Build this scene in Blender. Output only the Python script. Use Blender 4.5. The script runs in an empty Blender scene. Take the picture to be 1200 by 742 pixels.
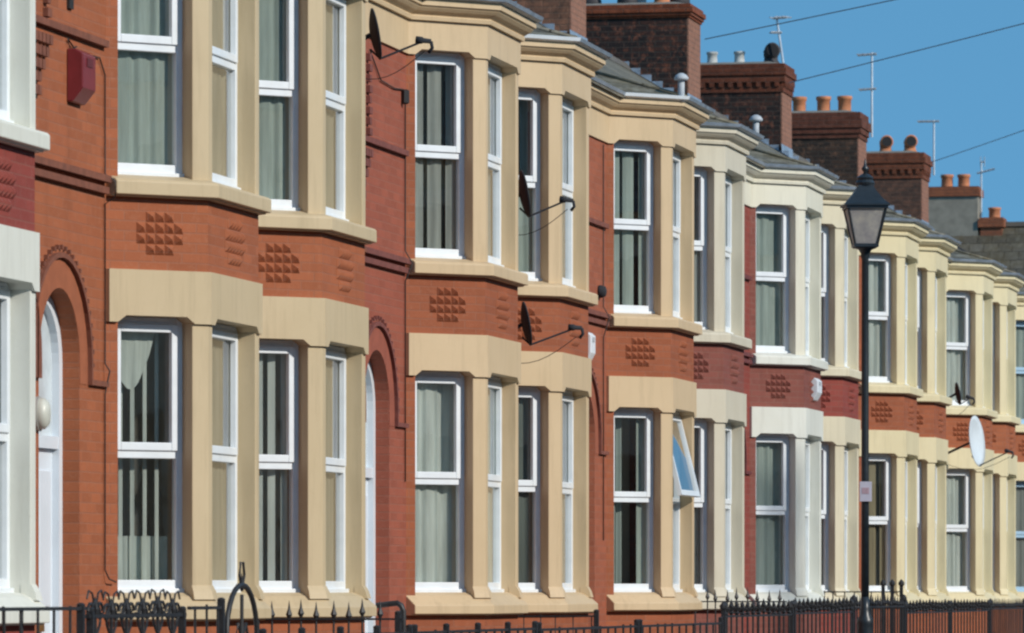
import bpy, math, random
from mathutils import Vector, Matrix
random.seed(7)
R = math.radians
sc = bpy.context.scene
COL = sc.collection

# ------------------------------------------------------------------ materials
def lin(c):
    return tuple(((v/255)/12.92 if v/255 <= .04045 else ((v/255+.055)/1.055)**2.4) for v in c)

class NT:
    def __init__(s, name):
        s.m = bpy.data.materials.new(name); s.m.use_nodes = True
        s.t = s.m.node_tree; s.t.nodes.clear()
        s.out = s.n('ShaderNodeOutputMaterial')
    def n(s, typ, **kw):
        nd = s.t.nodes.new(typ)
        for k, v in kw.items():
            if k.startswith('i_'):
                key = k[2:].replace('_', ' ')
                nd.inputs[key].default_value = v
            else: setattr(nd, k, v)
        return nd
    def l(s, a, b): s.t.links.new(a, b)
    def pos(s):
        return s.n('ShaderNodeNewGeometry').outputs['Position']
    def noise(s, scale, detail=4, rough=.6, stretch=None, vec=None):
        v = vec or s.pos()
        if stretch:
            mp = s.n('ShaderNodeMapping'); mp.inputs['Scale'].default_value = stretch
            s.l(v, mp.inputs['Vector']); v = mp.outputs[0]
        nz = s.n('ShaderNodeTexNoise'); nz.inputs['Scale'].default_value = scale
        nz.inputs['Detail'].default_value = detail; nz.inputs['Roughness'].default_value = rough
        s.l(v, nz.inputs['Vector']); return nz.outputs['Fac']
    def ramp(s, fac, a, b, c0=(0,0,0), c1=(1,1,1)):
        r = s.n('ShaderNodeValToRGB')
        r.color_ramp.elements[0].position = a; r.color_ramp.elements[1].position = b
        r.color_ramp.elements[0].color = (*c0, 1); r.color_ramp.elements[1].color = (*c1, 1)
        s.l(fac, r.inputs[0]); return r.outputs[0]
    def mix(s, fac, a, b, mode='MIX'):
        m = s.n('ShaderNodeMix', data_type='RGBA', blend_type=mode)
        for val, sock in ((fac, m.inputs[0]), (a, m.inputs[6]), (b, m.inputs[7])):
            if isinstance(val, bpy.types.NodeSocket): s.l(val, sock)
            elif isinstance(val, (int, float)): sock.default_value = val
            else: sock.default_value = (*val, 1)
        return m.outputs[2]
    def bsdf(s, col, rough=.7, bump=None, strength=.3, dist=.01, metal=0, spec=.5):
        b = s.n('ShaderNodeBsdfPrincipled')
        if isinstance(col, bpy.types.NodeSocket): s.l(col, b.inputs['Base Color'])
        else: b.inputs['Base Color'].default_value = (*col, 1)
        if isinstance(rough, bpy.types.NodeSocket): s.l(rough, b.inputs['Roughness'])
        else: b.inputs['Roughness'].default_value = rough
        b.inputs['Metallic'].default_value = metal
        b.inputs['Specular IOR Level'].default_value = spec
        if bump is not None:
            bp = s.n('ShaderNodeBump'); bp.inputs['Strength'].default_value = strength; bp.inputs['Distance'].default_value = dist
            s.l(bump, bp.inputs['Height']); s.l(bp.outputs[0], b.inputs['Normal'])
        s.l(b.outputs[0], s.out.inputs[0]); return b

CACHE = {}
def cached(f):
    def g(*a):
        k = (f.__name__,)+a
        if k not in CACHE: CACHE[k] = f(*a)
        return CACHE[k]
    return g

@cached
def m_brick(col, var=.13, mort=.26):
    """painted or weathered facing brick, colour as albedo"""
    t = NT('brick')
    uv = t.n('ShaderNodeUVMap').outputs[0]
    br = t.n('ShaderNodeTexBrick')
    br.offset = .5; br.squash = 1
    t.l(uv, br.inputs['Vector'])
    br.inputs['Scale'].default_value = 1; br.inputs['Brick Width'].default_value = .22
    br.inputs['Row Height'].default_value = .067; br.inputs['Mortar Size'].default_value = .006
    br.inputs['Mortar Smooth'].default_value = .35; br.inputs['Bias'].default_value = -.1
    c = Vector(col)
    br.inputs['Color1'].default_value = (*(c*(1+var)), 1)
    br.inputs['Color2'].default_value = (*(c*(1-var)), 1)
    mc = c*(1-mort) + Vector((.26,.17,.13))*mort
    br.inputs['Mortar'].default_value = (*mc, 1)
    n1 = t.ramp(t.noise(1.3, 5, .65), .35, .7)
    c1 = t.mix(n1, br.outputs['Color'], tuple(Vector((c.x*.70, c.y*.74, c.z*.92))))
    n2 = t.ramp(t.noise(22, 3, .7), .52, .75)
    c1b = t.mix(.30, br.outputs['Color'], c1)
    mm = t.n('ShaderNodeMath', operation='MULTIPLY'); mm.inputs[1].default_value = .45; t.l(n2, mm.inputs[0])
    c2 = t.mix(mm.outputs[0], c1b, tuple(Vector((c.x*1.1+.03, c.y*1.35+.03, c.z*1.5+.03))))
    # damp streaks
    st = t.ramp(t.noise(2.2, 4, .6, (2.5,2.5,.25)), .55, .8)
    m3 = t.n('ShaderNodeMath', operation='MULTIPLY'); m3.inputs[1].default_value = .32; t.l(st, m3.inputs[0])
    c3 = t.mix(m3.outputs[0], c2, tuple(c*.55))
    add = t.n('ShaderNodeMath', operation='MULTIPLY_ADD'); add.inputs[1].default_value = -1; 
    t.l(br.outputs['Fac'], add.inputs[0]); t.l(t.noise(60, 3, .7), add.inputs[2])
    t.bsdf(c3, .78, add.outputs[0], .35, .006, spec=.3)
    return t.m

@cached
def m_soot(col, dark, amount):
    """old chimney brick with individual blackened bricks"""
    t = NT('chimney_brick')
    uv = t.n('ShaderNodeUVMap').outputs[0]
    br = t.n('ShaderNodeTexBrick'); br.offset = .5
    t.l(uv, br.inputs['Vector'])
    br.inputs['Scale'].default_value = 1; br.inputs['Brick Width'].default_value = .23
    br.inputs['Row Height'].default_value = .078; br.inputs['Mortar Size'].default_value = .012
    br.inputs['Mortar Smooth'].default_value = .3; br.inputs['Bias'].default_value = amount
    br.inputs['Color1'].default_value = (*col, 1); br.inputs['Color2'].default_value = (*dark, 1)
    br.inputs['Mortar'].default_value = (.13,.11,.09,1)
    n1 = t.ramp(t.noise(8.5, 5, .75), .51-.12*(0 if amount > 0 else 1), .68)
    c1 = t.mix(n1, tuple(Vector(dark)*.8), tuple(Vector(col)*.9))
    n2 = t.ramp(t.noise(1.7, 4, .6), .35, .7)
    c2 = t.mix(n2, c1, tuple(Vector(dark)*.9+Vector(col)*.12))
    c3 = t.mix(.30, c1, c2)
    c4 = t.mix(.20, c3, br.outputs['Color'])
    n5 = t.ramp(t.noise(26, 3, .8), .58, .75)
    m5 = t.n('ShaderNodeMath', operation='MULTIPLY'); m5.inputs[1].default_value = .35; t.l(n5, m5.inputs[0])
    c4 = t.mix(m5.outputs[0], c4, tuple(Vector(col)*.7+Vector((.05,.045,.04))))
    add = t.n('ShaderNodeMath', operation='MULTIPLY_ADD'); add.inputs[1].default_value = -1
    t.l(br.outputs['Fac'], add.inputs[0]); t.l(t.noise(30, 4, .7), add.inputs[2])
    t.bsdf(c4, .9, add.outputs[0], .6, .012, spec=.2)
    return t.m

@cached
def m_stone(col, rough=.55, dirt=.25):
    """masonry paint over sandstone dressings"""
    t = NT('painted_stone')
    c = Vector(col); dirt = dirt*1.7
    n1 = t.ramp(t.noise(1.1, 5, .6), .35, .75)
    a = t.mix(n1, tuple(c), tuple(Vector((c.x*.90, c.y*.89, c.z*.86))))
    n2 = t.ramp(t.noise(3.5, 6, .7, (3.2,3.2,.3)), .50, .80)
    m = t.n('ShaderNodeMath', operation='MULTIPLY'); m.inputs[1].default_value = dirt; t.l(n2, m.inputs[0])
    b = t.mix(m.outputs[0], a, tuple(Vector((c.x*.55, c.y*.53, c.z*.5))))
    n3 = t.ramp(t.noise(45, 3, .7), .62, .78)
    m2 = t.n('ShaderNodeMath', operation='MULTIPLY'); m2.inputs[1].default_value = dirt*.6; t.l(n3, m2.inputs[0])
    b2 = t.mix(m2.outputs[0], b, tuple(c*.6))
    t.bsdf(b2, rough, t.noise(38, 4, .65), .12, .006, spec=.35)
    return t.m

@cached
def m_plain(name, col, rough=.5, metal=0, var=.12, scale=14):
    t = NT(name)
    c = Vector(col)
    n = t.ramp(t.noise(scale, 4, .6), .35, .7)
    t.bsdf(t.mix(n, tuple(c*(1+var)), tuple(c*(1-var))), rough, metal=metal)
    return t.m

@cached
def m_slate(col, w, h):
    t = NT('roof_slate')
    uv = t.n('ShaderNodeUVMap').outputs[0]
    br = t.n('ShaderNodeTexBrick'); br.offset = .5
    t.l(uv, br.inputs['Vector'])
    br.inputs['Scale'].default_value = 1; br.inputs['Brick Width'].default_value = w
    br.inputs['Row Height'].default_value = h; br.inputs['Mortar Size'].default_value = .013
    br.inputs['Mortar Smooth'].default_value = .2; br.inputs['Bias'].default_value = 0
    c = Vector(col)
    br.inputs['Color1'].default_value = (*(c*1.6), 1); br.inputs['Color2'].default_value = (*(c*.7), 1)
    br.inputs['Mortar'].default_value = (*(c*.25), 1)
    n = t.ramp(t.noise(1.6, 5, .65), .38, .68)
    a = t.mix(n, br.outputs['Color'], (c.x*1.05, c.y*.92, c.z*.62))
    n2 = t.ramp(t.noise(7, 5, .75, (1.6,.5,1.6)), .48, .66)
    m = t.n('ShaderNodeMath', operation='MULTIPLY'); m.inputs[1].default_value = .6; t.l(n2, m.inputs[0])
    b = t.mix(m.outputs[0], a, (c.x*1.9, c.y*1.95, c.z*1.85))
    sx = t.n('ShaderNodeSeparateXYZ'); t.l(uv, sx.inputs[0])
    md = t.n('ShaderNodeMath', operation='FRACT'); dv = t.n('ShaderNodeMath', operation='DIVIDE'); dv.inputs[1].default_value = h
    t.l(sx.outputs[1], dv.inputs[0]); t.l(dv.outputs[0], md.inputs[0])
    fl_ = t.n('ShaderNodeMath', operation='FLOOR'); t.l(dv.outputs[0], fl_.inputs[0])
    wn = t.n('ShaderNodeTexWhiteNoise', noise_dimensions='1D'); t.l(fl_.outputs[0], wn.inputs['W'])
    rowc = t.ramp(wn.outputs['Value'], 0, 1, (.62,.62,.62), (1.0,1.0,1.0))
    b = t.mix(1.0, b, rowc, 'MULTIPLY')
    sub = t.n('ShaderNodeMath', operation='SUBTRACT'); t.l(br.outputs['Fac'], sub.inputs[1])
    neg = t.n('ShaderNodeMath', operation='SUBTRACT'); neg.inputs[0].default_value = 1; t.l(md.outputs[0], neg.inputs[1])
    t.l(neg.outputs[0], sub.inputs[0])
    t.bsdf(b, .65, sub.outputs[0], 1.0, .03, spec=.3)
    return t.m

@cached
def m_glass(wav):
    t = NT('window_glass')
    lw = t.n('ShaderNodeLayerWeight'); lw.inputs['Blend'].default_value = .5
    pw = t.n('ShaderNodeMath', operation='POWER'); pw.inputs[1].default_value = 4.0; t.l(lw.outputs['Facing'], pw.inputs[0])
    bp = t.n('ShaderNodeBump'); bp.inputs['Strength'].default_value = .04; bp.inputs['Distance'].default_value = .02
    t.l(t.noise(wav, 2, .5), bp.inputs['Height'])
    gl = t.n('ShaderNodeBsdfGlossy'); gl.inputs['Roughness'].default_value = .02
    gl.inputs['Color'].default_value = (.97,.97,.97,1)
    t.l(bp.outputs[0], gl.inputs['Normal'])
    tr = t.n('ShaderNodeBsdfTransparent'); tr.inputs['Color'].default_value = (.86,.875,.86,1)
    mx = t.n('ShaderNodeMixShader')
    mul = t.n('ShaderNodeMath', operation='MULTIPLY_ADD'); mul.inputs[1].default_value = .90; mul.inputs[2].default_value = .19; mul.use_clamp = True
    t.l(pw.outputs[0], mul.inputs[0])
    t.l(mul.outputs[0], mx.inputs[0]); t.l(tr.outputs[0], mx.inputs[1]); t.l(gl.outputs[0], mx.inputs[2])
    t.l(mx.outputs[0], t.out.inputs[0])
    return t.m

@cached
def m_cloth(col):
    t = NT('curtain_cloth')
    c = Vector(col)
    n = t.ramp(t.noise(5, 4, .6, (3,3,.3)), .35, .7)
    colr = t.mix(n, tuple(c*1.12), tuple(c*.82))
    d = t.n('ShaderNodeBsdfDiffuse'); t.l(colr, d.inputs[0])
    tl = t.n('ShaderNodeBsdfTranslucent'); t.l(colr, tl.inputs[0])
    mx = t.n('ShaderNodeMixShader'); mx.inputs[0].default_value = .25
    t.l(d.outputs[0], mx.inputs[1]); t.l(tl.outputs[0], mx.inputs[2]); t.l(mx.outputs[0], t.out.inputs[0])
    return t.m

@cached
def m_ground(name, col, sc_, var):
    t = NT(name); c = Vector(col)
    n = t.ramp(t.noise(sc_, 8, .7), .3, .7)
    n2 = t.ramp(t.noise(sc_*40, 3, .7), .3, .7)
    a = t.mix(n, tuple(c*(1+var)), tuple(c*(1-var)))
    b = t.mix(n2, a, tuple(c*.8))
    t.bsdf(t.mix(.5, a, b), .85, t.noise(sc_*60, 3, .7), .4, .01, spec=.3)
    return t.m

@cached
def m_flags(col):
    t = NT('paving_flags'); c = Vector(col)
    uv = t.n('ShaderNodeUVMap').outputs[0]
    br = t.n('ShaderNodeTexBrick'); br.offset = .5; t.l(uv, br.inputs['Vector'])
    br.inputs['Scale'].default_value = 1; br.inputs['Brick Width'].default_value = .6; br.inputs['Row Height'].default_value = .6
    br.inputs['Mortar Size'].default_value = .008
    br.inputs['Color1'].default_value = (*(c*1.1), 1); br.inputs['Color2'].default_value = (*(c*.88), 1)
    br.inputs['Mortar'].default_value = (*(c*.4), 1)
    n = t.ramp(t.noise(3, 6, .7), .4, .7)
    t.bsdf(t.mix(.4, br.outputs['Color'], t.mix(n, br.outputs['Color'], tuple(c*.6))), .85)
    return t.m

UPVC = m_plain('white_upvc', (.75,.79,.82), .3, 0, .05, 6)
UPVC_BLUE = m_plain('blue_painted_frame', (.35,.52,.66), .35, 0, .06, 4)
LEAD = m_plain('lead_sheet', (.27,.32,.38), .42, .3, .25, 9)
IRON = m_plain('black_iron', (.020,.020,.022), .5, 0, .3, 30)
LAMPIRON = m_plain('lamp_paint', (.018,.024,.03), .38, 0, .25, 18)
CABLE = m_plain('cable_sheath', (.02,.018,.018), .6, 0, .2, 20)
DISH_DARK = m_plain('dark_dish_paint', (.022,.024,.030), .9, 0, .2, 10)
DISH_WHITE = m_plain('pale_dish_paint', (.62,.68,.72), .45, 0, .06, 6)
ALU = m_plain('aerial_metal', (.55,.57,.6), .4, .6, .1, 10)
ROOM = m_plain('room_wall', (.62,.59,.53), .9, 0, .15, 2)
TERRA = m_plain('terracotta_pot', (.46,.17,.075), .8, 0, .25, 9)
GREYPOT = m_plain('grey_pot', (.40,.40,.38), .8, 0, .2, 9)
DARKPOT = m_plain('sooty_pot', (.035,.03,.032), .75, 0, .4, 9)
DOORWHITE = m_plain('white_door', (.70,.75,.80), .3, 0, .04, 3)
BRASS = m_plain('brass', (.5,.36,.14), .3, .9, .15, 9)
REDBOX = m_plain('red_alarm_plastic', (.18,.022,.026), .4, 0, .12, 9)
WHITEBOX = m_plain('white_alarm_plastic', (.72,.75,.78), .4, 0, .06, 9)
ORNBRICK = None
GLASS = m_glass(3.0)

# ------------------------------------------------------------------ mesh builder
class MB:
    def __init__(s, fl=None):
        s.v = []; s.f = []; s.fl = fl      # fl: mirror house length or None
        s.smooth = False
    def add(s, vs, fs):
        b = len(s.v); s.v += [tuple(v) for v in vs]; s.f += [tuple(i+b for i in f) for f in fs]
    def box(s, a, b):
        (x0,y0,z0),(x1,y1,z1) = a, b
        s.add([(x0,y0,z0),(x1,y0,z0),(x1,y1,z0),(x0,y1,z0),(x0,y0,z1),(x1,y0,z1),(x1,y1,z1),(x0,y1,z1)],
              [(0,3,2,1),(4,5,6,7),(0,1,5,4),(1,2,6,5),(2,3,7,6),(3,0,4,7)])
    def prism(s, poly, z0, z1):            # poly of (x, y)
        n = len(poly)
        s.add([(x,y,z0) for x,y in poly]+[(x,y,z1) for x,y in poly],
              [tuple(range(n-1,-1,-1)), tuple(range(n,2*n))]+[(i,(i+1)%n,n+(i+1)%n,n+i) for i in range(n)])
    def loft(s, rings, cap=True):
        n = len(rings[0]); b = len(s.v)
        for r in rings: s.v += [tuple(p) for p in r]
        for k in range(len(rings)-1):
            for i in range(n):
                s.f.append((b+k*n+i, b+k*n+(i+1)%n, b+(k+1)*n+(i+1)%n, b+(k+1)*n+i))
        if cap:
            s.f.append(tuple(b+i for i in range(n-1,-1,-1))); s.f.append(tuple(b+(len(rings)-1)*n+i for i in range(n)))
    def lathe(s, prof, c=(0,0,0), n=16, rot=0, axis=None):
        rings = []
        for r, z in prof:
            ring = []
            for i in range(n):
                a = rot+2*math.pi*i/n
                p = Vector((r*math.cos(a), r*math.sin(a), z))
                if axis is not None: p = axis @ p
                ring.append(p+Vector(c))
            rings.append(ring)
        s.loft(rings)
    def tube(s, pts, r, n=8):
        pts = [Vector(p) for p in pts]; rings = []
        up = Vector((.13,.27,.95)).normalized()
        for i, p in enumerate(pts):
            d = (pts[min(i+1,len(pts)-1)]-pts[max(i-1,0)]).normalized()
            u = d.cross(up)
            if u.length < .05: u = d.cross(Vector((1,0,0)))
            u.normalize(); w = d.cross(u)
            rr = r[i] if isinstance(r, (list,tuple)) else r
            rings.append([p+u*rr*math.cos(2*math.pi*k/n)+w*rr*math.sin(2*math.pi*k/n) for k in range(n)])
        s.loft(rings)
    def build(s, name, mat, parent=None, smooth=False, loc=None):
        vs, fs = s.v, s.f
        if s.fl is not None:
            vs = [(x, s.fl-y, z) for x,y,z in vs]; fs = [tuple(reversed(f)) for f in fs]
        me = bpy.data.meshes.new(name); me.from_pydata(vs, [], fs); me.validate(); me.update()
        uvl = me.uv_layers.new(name='UVMap'); dat = uvl.data
        Z = Vector((0,0,1))
        for p in me.polygons:
            n = p.normal
            if abs(n.z) > .985: t, b = Vector((1,0,0)), Vector((0,1,0))
            else:
                t = Z.cross(n).normalized(); b = n.cross(t)
            for li in p.loop_indices:
                co = me.vertices[me.loops[li].vertex_index].co
                dat[li].uv = (co.dot(t), co.dot(b))
        if smooth:
            for p in me.polygons: p.use_smooth = True
        me.materials.append(mat)
        o = bpy.data.objects.new(name, me); COL.objects.link(o)
        if parent is not None: o.parent = parent
        if loc is not None: o.location = loc
        return o

def bevel(o, w=.006, seg=2):
    m = o.modifiers.new('edge', 'BEVEL'); m.width = w; m.segments = seg; m.limit_method = 'ANGLE'; m.angle_limit = R(40)
    return o

def thing(name, label, cat, loc=(0,0,0), rz=0, group=None):
    o = bpy.data.objects.new(name, None); COL.objects.link(o)
    o.location = loc; o.rotation_euler = (0,0,rz); o.empty_display_size = .2
    o['label'] = label; o['category'] = cat
    if group: o['group'] = group
    return o
def tag(o, label, cat, group=None):
    o['label'] = label; o['category'] = cat
    if group: o['group'] = group
    return o
def struct(o, kind='structure'):
    o['kind'] = kind; return o

# ------------------------------------------------------------------ house constants (local: x = out from wall, y = along street, z up)
XW = -9.73            # front wall plane
PER = 9.09; W = PER/2
Y0 = 32.83            # party line between the first pair of doors in view
B0, BD, BF = 1.67, .55, 1.38
PL = [(0,0),(0,B0),(BD,B0+BD),(BD,B0+BD+BF),(0,B0+2*BD+BF),(0,W)]      # (x,y) outline of the front
TAN = math.tan(R(22.5))
ZSILL_G0, ZSILL_G1 = 1.30, 1.495
ZH_G = 3.315          # window head
ZL_G0, ZL_G1 = 3.28, 3.63
ZS_U0, ZS_U1 = 4.11, 4.265
ZH_U = 5.965
ZF0, ZF1 = 5.93, 6.225
ZEAVE = 6.40
PITCH = .60
RIDGE_P = -4.4
SIDE = {}
def facet(i):
    a = Vector(PL[i]); b = Vector(PL[i+1]); d = b-a; L = d.length; d /= L
    n = Vector((d.y, -d.x))         # outward (+x for wall)
    # shift of t per unit offset at each end
    def bend(j):
        if j <= 0 or j >= len(PL)-1: return 0
        d0 = (Vector(PL[j])-Vector(PL[j-1])).normalized(); d1 = (Vector(PL[j+1])-Vector(PL[j])).normalized()
        cr = d0.x*d1.y-d0.y*d1.x
        return math.tan(math.asin(max(-1,min(1,cr)))/2)
    return a, d, n, L, bend(i), bend(i+1)
FAC = [facet(i) for i in range(5)]
def set_plan(b0):
    global B0, PL, FAC
    B0 = b0; PL = [(0,0),(0,B0),(BD,B0+BD),(BD,B0+BD+BF),(0,B0+2*BD+BF),(0,W)]
    FAC = [facet(i) for i in range(5)]
def fp(i, t, o, z):
    """point on facet i, t along, o outward; t exactly at 0 or L is mitred"""
    a, d, n, L, b0, b1 = FAC[i]
    if abs(t) < 1e-6: t = -o*b0
    elif abs(t-L) < 1e-6: t = L+o*b1
    p = a+d*t+n*o
    return (p.x, p.y, z)
def fpoly(mb, i, poly, o0, o1):
    """polygon of (t, z) on facet i, thick from o0 (inner) to o1 (outer)"""
    n = len(poly)
    mb.add([fp(i,t,o1,z) for t,z in poly]+[fp(i,t,o0,z) for t,z in poly],
           [tuple(range(n)), tuple(range(2*n-1,n-1,-1))]+[(i_,n+i_,n+(i_+1)%n,(i_+1)%n) for i_ in range(n)])
def frect(mb, i, t0, t1, z0, z1, o0, o1): fpoly(mb, i, [(t0,z0),(t1,z0),(t1,z1),(t0,z1)], o0, o1)
def sweep(mb, i0, i1, prof, cap=True):
    """profile [(o,z)] swept along the outline from vertex i0 to i1"""
    rings = []
    for j in range(i0, i1+1):
        i = j if j < i1 else j-1
        t = 0 if j < i1 else FAC[i][3]
        rings.append([fp(i, t, o, z) for o, z in prof])
    mb.loft(rings, cap)

LC = FAC[1][3]        # cant length
OPEN = {1: (.09, LC-.125), 2: (.10, BF-.10), 3: (.125, LC-.09)}

def notch(L, op, z0, z1, first, last):
    a, b = op; e = .05; c = .045
    return [(0,z0),(a-.012,z0),(a+e,z0+c),(b-e,z0+c),(b+.012,z0),(L,z0),(L,z1),(0,z1)]

def stud(mb, i, tc, zc, s, h):
    a = s/2
    vs = [fp(i,tc-a,.001,zc-a),fp(i,tc+a,.001,zc-a),fp(i,tc+a,.001,zc+a),fp(i,tc-a,.001,zc+a),fp(i,tc,h,zc)]
    mb.add(vs, [(0,1,4),(1,2,4),(2,3,4),(3,0,4)])

def curtain(i, kind, t0, t1, z0, z1, fl, parent, off=-.205, seed=0):
    rnd = random.Random(seed); mb = MB(fl)
    def sheet(a, b, za, zb, o, amp, waves, cols=None):
        amp = min(amp, .009 if o > off-.02 else .03)
        n = max(6, int((b-a)/.012)); ph = rnd.random()*6
        top = []; bot = []
        for k in range(n+1):
            t = a+(b-a)*k/n
            oo = o+amp*math.sin(waves*t*2*math.pi+ph)+amp*.5*math.sin(waves*1.7*t*2*math.pi+ph*2.3)
            top.append(fp(i,t+1e-5,oo*.9+o*.1,zb)); bot.append(fp(i,t+1e-5,oo,za))
        mb.add(bot+top, [(k,k+1,n+2+k,n+1+k) for k in range(n)])
    w = t1-t0
    zm = z0+(z1-z0)*.5
    if kind.startswith('net'):
        sheet(t0, t1, z0, z1, off, .014, 9)
    elif kind == 'part':
        sheet(t0, t0+w*.62, z0, z1, off, .012, 9)
        sheet(t0+w*.60, t1+.03, z0, z1, off-.035, .012, 6)
    elif kind == 'drapes':
        for a, b in ((.02,.36),(.44,.70),(.80,1.0)): sheet(t0+w*a, t0+w*b, z0, z1, off, .025, 7)
    elif kind == 'blinds':
        k = 0; sp = .105
        n = int(w/sp)+2
        for q in range(n+1):
            t = t0+.02+q*sp; 
            if t+.03 > t1: break
            wd = .046+.012*rnd.random()
            mb.add([fp(i,t,off+.004,z0),fp(i,t+wd,off-.012,z0),fp(i,t+wd,off-.012,z1),fp(i,t,off+.004,z1)], [(0,1,2,3)])
    elif kind == 'valance':
        n = 14; pts = []
        for k in range(n+1):
            u = k/n; t = t0+w*.02+w*.72*u
            pts.append((t, z1-.05-.42*math.sin(math.pi*min(1,u*.9+.08))))
        mb.add([fp(i,t,off+.006*math.sin(k*1.7),z) for k,(t,z) in enumerate(pts)]+[fp(i,t,off,z1) for t,z in pts],
               [(k,k+1,n+2+k,n+1+k) for k in range(n)])
        for a in (.06,.24,.42,.60,.78): sheet(t0+w*a, t0+w*(a+.055), z0, z1, off-.05, .004, 9)
        sheet(t0, t1, z0, z0+.34, off-.09, .012, 6)
    elif kind == 'half':
        sheet(t0, t1, z0, z0+(z1-z0)*.47, off, .012, 8)
        sheet(t0, t0+w*.2, z0, z1, off-.08, .02, 7)
    elif kind == 'sides':
        sheet(t0, t0+w*.24, z0, z1, off, .022, 8); sheet(t0+w*.74, t1, z0, z1, off, .022, 8)
        sheet(t0+w*.40, t0+w*.50, z0, z1, off-.08, .01, 8)
    return mb

def make_window(i, z0, z1, fl, parent, frame_m, cur, cur_m, seed, open_top=False, simple=False):
    a, b = OPEN[i]
    mb = MB(fl)
    fo0, fo1 = -.185, -.125
    e = .012      # tucked behind the stone
    a2, b2 = a-e, b+e
    zb, zt = z0-.006, z1+.03
    fw = .058
    zm = zb+(zt-zb)*.50
    frect(mb, i, a2, a2+fw, zb, zt, fo0, fo1); frect(mb, i, b2-fw, b2, zb, zt, fo0, fo1)
    frect(mb, i, a2+fw, b2-fw, zb, zb+fw+.028, fo0, fo1-.002); frect(mb, i, a2+fw, b2-fw, zt-fw-.02, zt, fo0, fo1-.002)
    frect(mb, i, a2+fw, b2-fw, zm-.032, zm+.032, fo0, fo1-.002)
    # projecting cill of the frame
    frect(mb, i, a2+.01, b2-.01, zb-.004, zb+.03, fo0, fo1+.028)
    s = .042
    A, B = a2+fw, b2-fw; C, D = zm+.032, zt-fw-.02
    def sash(m, tilt=None):
        for r in ((A-.012,A+s,C-.012,D+.012),(B-s,B+.012,C-.012,D+.012),(A+s,B-s,C-.012,C+s),(A+s,B-s,D-s,D+.012)):
            frect(m, i, *r, fo1-.03, fo1+.014)
    if not open_top: sash(mb)
    w = bevel(mb.build('window', frame_m, parent), .005, 2)
    pm = MB(fl); o = -.158
    def pane(t0,t1,za,zb_): pm.add([fp(i,t0,o,za),fp(i,t1,o,za),fp(i,t1,o,zb_),fp(i,t0,o,zb_)], [(0,1,2,3)])
    pane(A-.01,B+.01,zb+fw,zm-.01)
    if not open_top: pane(A+.02,B-.02,C+.02,D-.02)
    pm.build('pane', GLASS, w)
    if open_top:
        sm = MB(fl); sash(sm)
        # swing the sash out about its top edge
        _, d, n, L, _, _ = FAC[i]
        hinge = Vector(fp(i, A, fo1, D+.012)); ang = R(14)
        def swing(v):
            v = Vector(v)-hinge
            nn = Vector((n.x,n.y,0)); out = v.dot(nn); z = v.z; al = v-nn*out-Vector((0,0,z))
            # rotate (out, z) outward
            out2 = out*math.cos(ang)-z*math.sin(ang); z2 = out*math.sin(ang)+z*math.cos(ang)
            return hinge+al+nn*out2+Vector((0,0,z2))
        sm.v = [tuple(swing(v)) for v in sm.v]
        sm.build('open_sash', frame_m, w)
        p2 = MB(fl)
        p2.add([swing(fp(i,t,fo1-.008,z)) for t,z in ((A+.02,C+.02),(B-.02,C+.02),(B-.02,D-.02),(A+.02,D-.02))], [(0,1,2,3)])
        p2.build('pane', GLASS, w)
    # trickle vent over the top sash
    if not simple:
        vm = MB(fl); frect(vm, i, A+.04, B-.04, zt-.045, zt-.024, fo1-.004, fo1+.012); vm.build('trickle_vent', frame_m, w)
    if cur:
        cm = curtain(i, cur, A-.02, B+.02, zb+.04, zt-.03, fl, w, seed=seed)
        cm.build('curtain', cur_m, w)
    return w

def arch_pts(cx, r, zs, n=18):
    return [(cx+r*math.cos(math.pi-math.pi*k/n), zs+r*math.sin(math.pi-math.pi*k/n)) for k in range(n+1)]

DOOR_C, DOOR_R, ZSPR = .575, .465, 2.975

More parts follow.
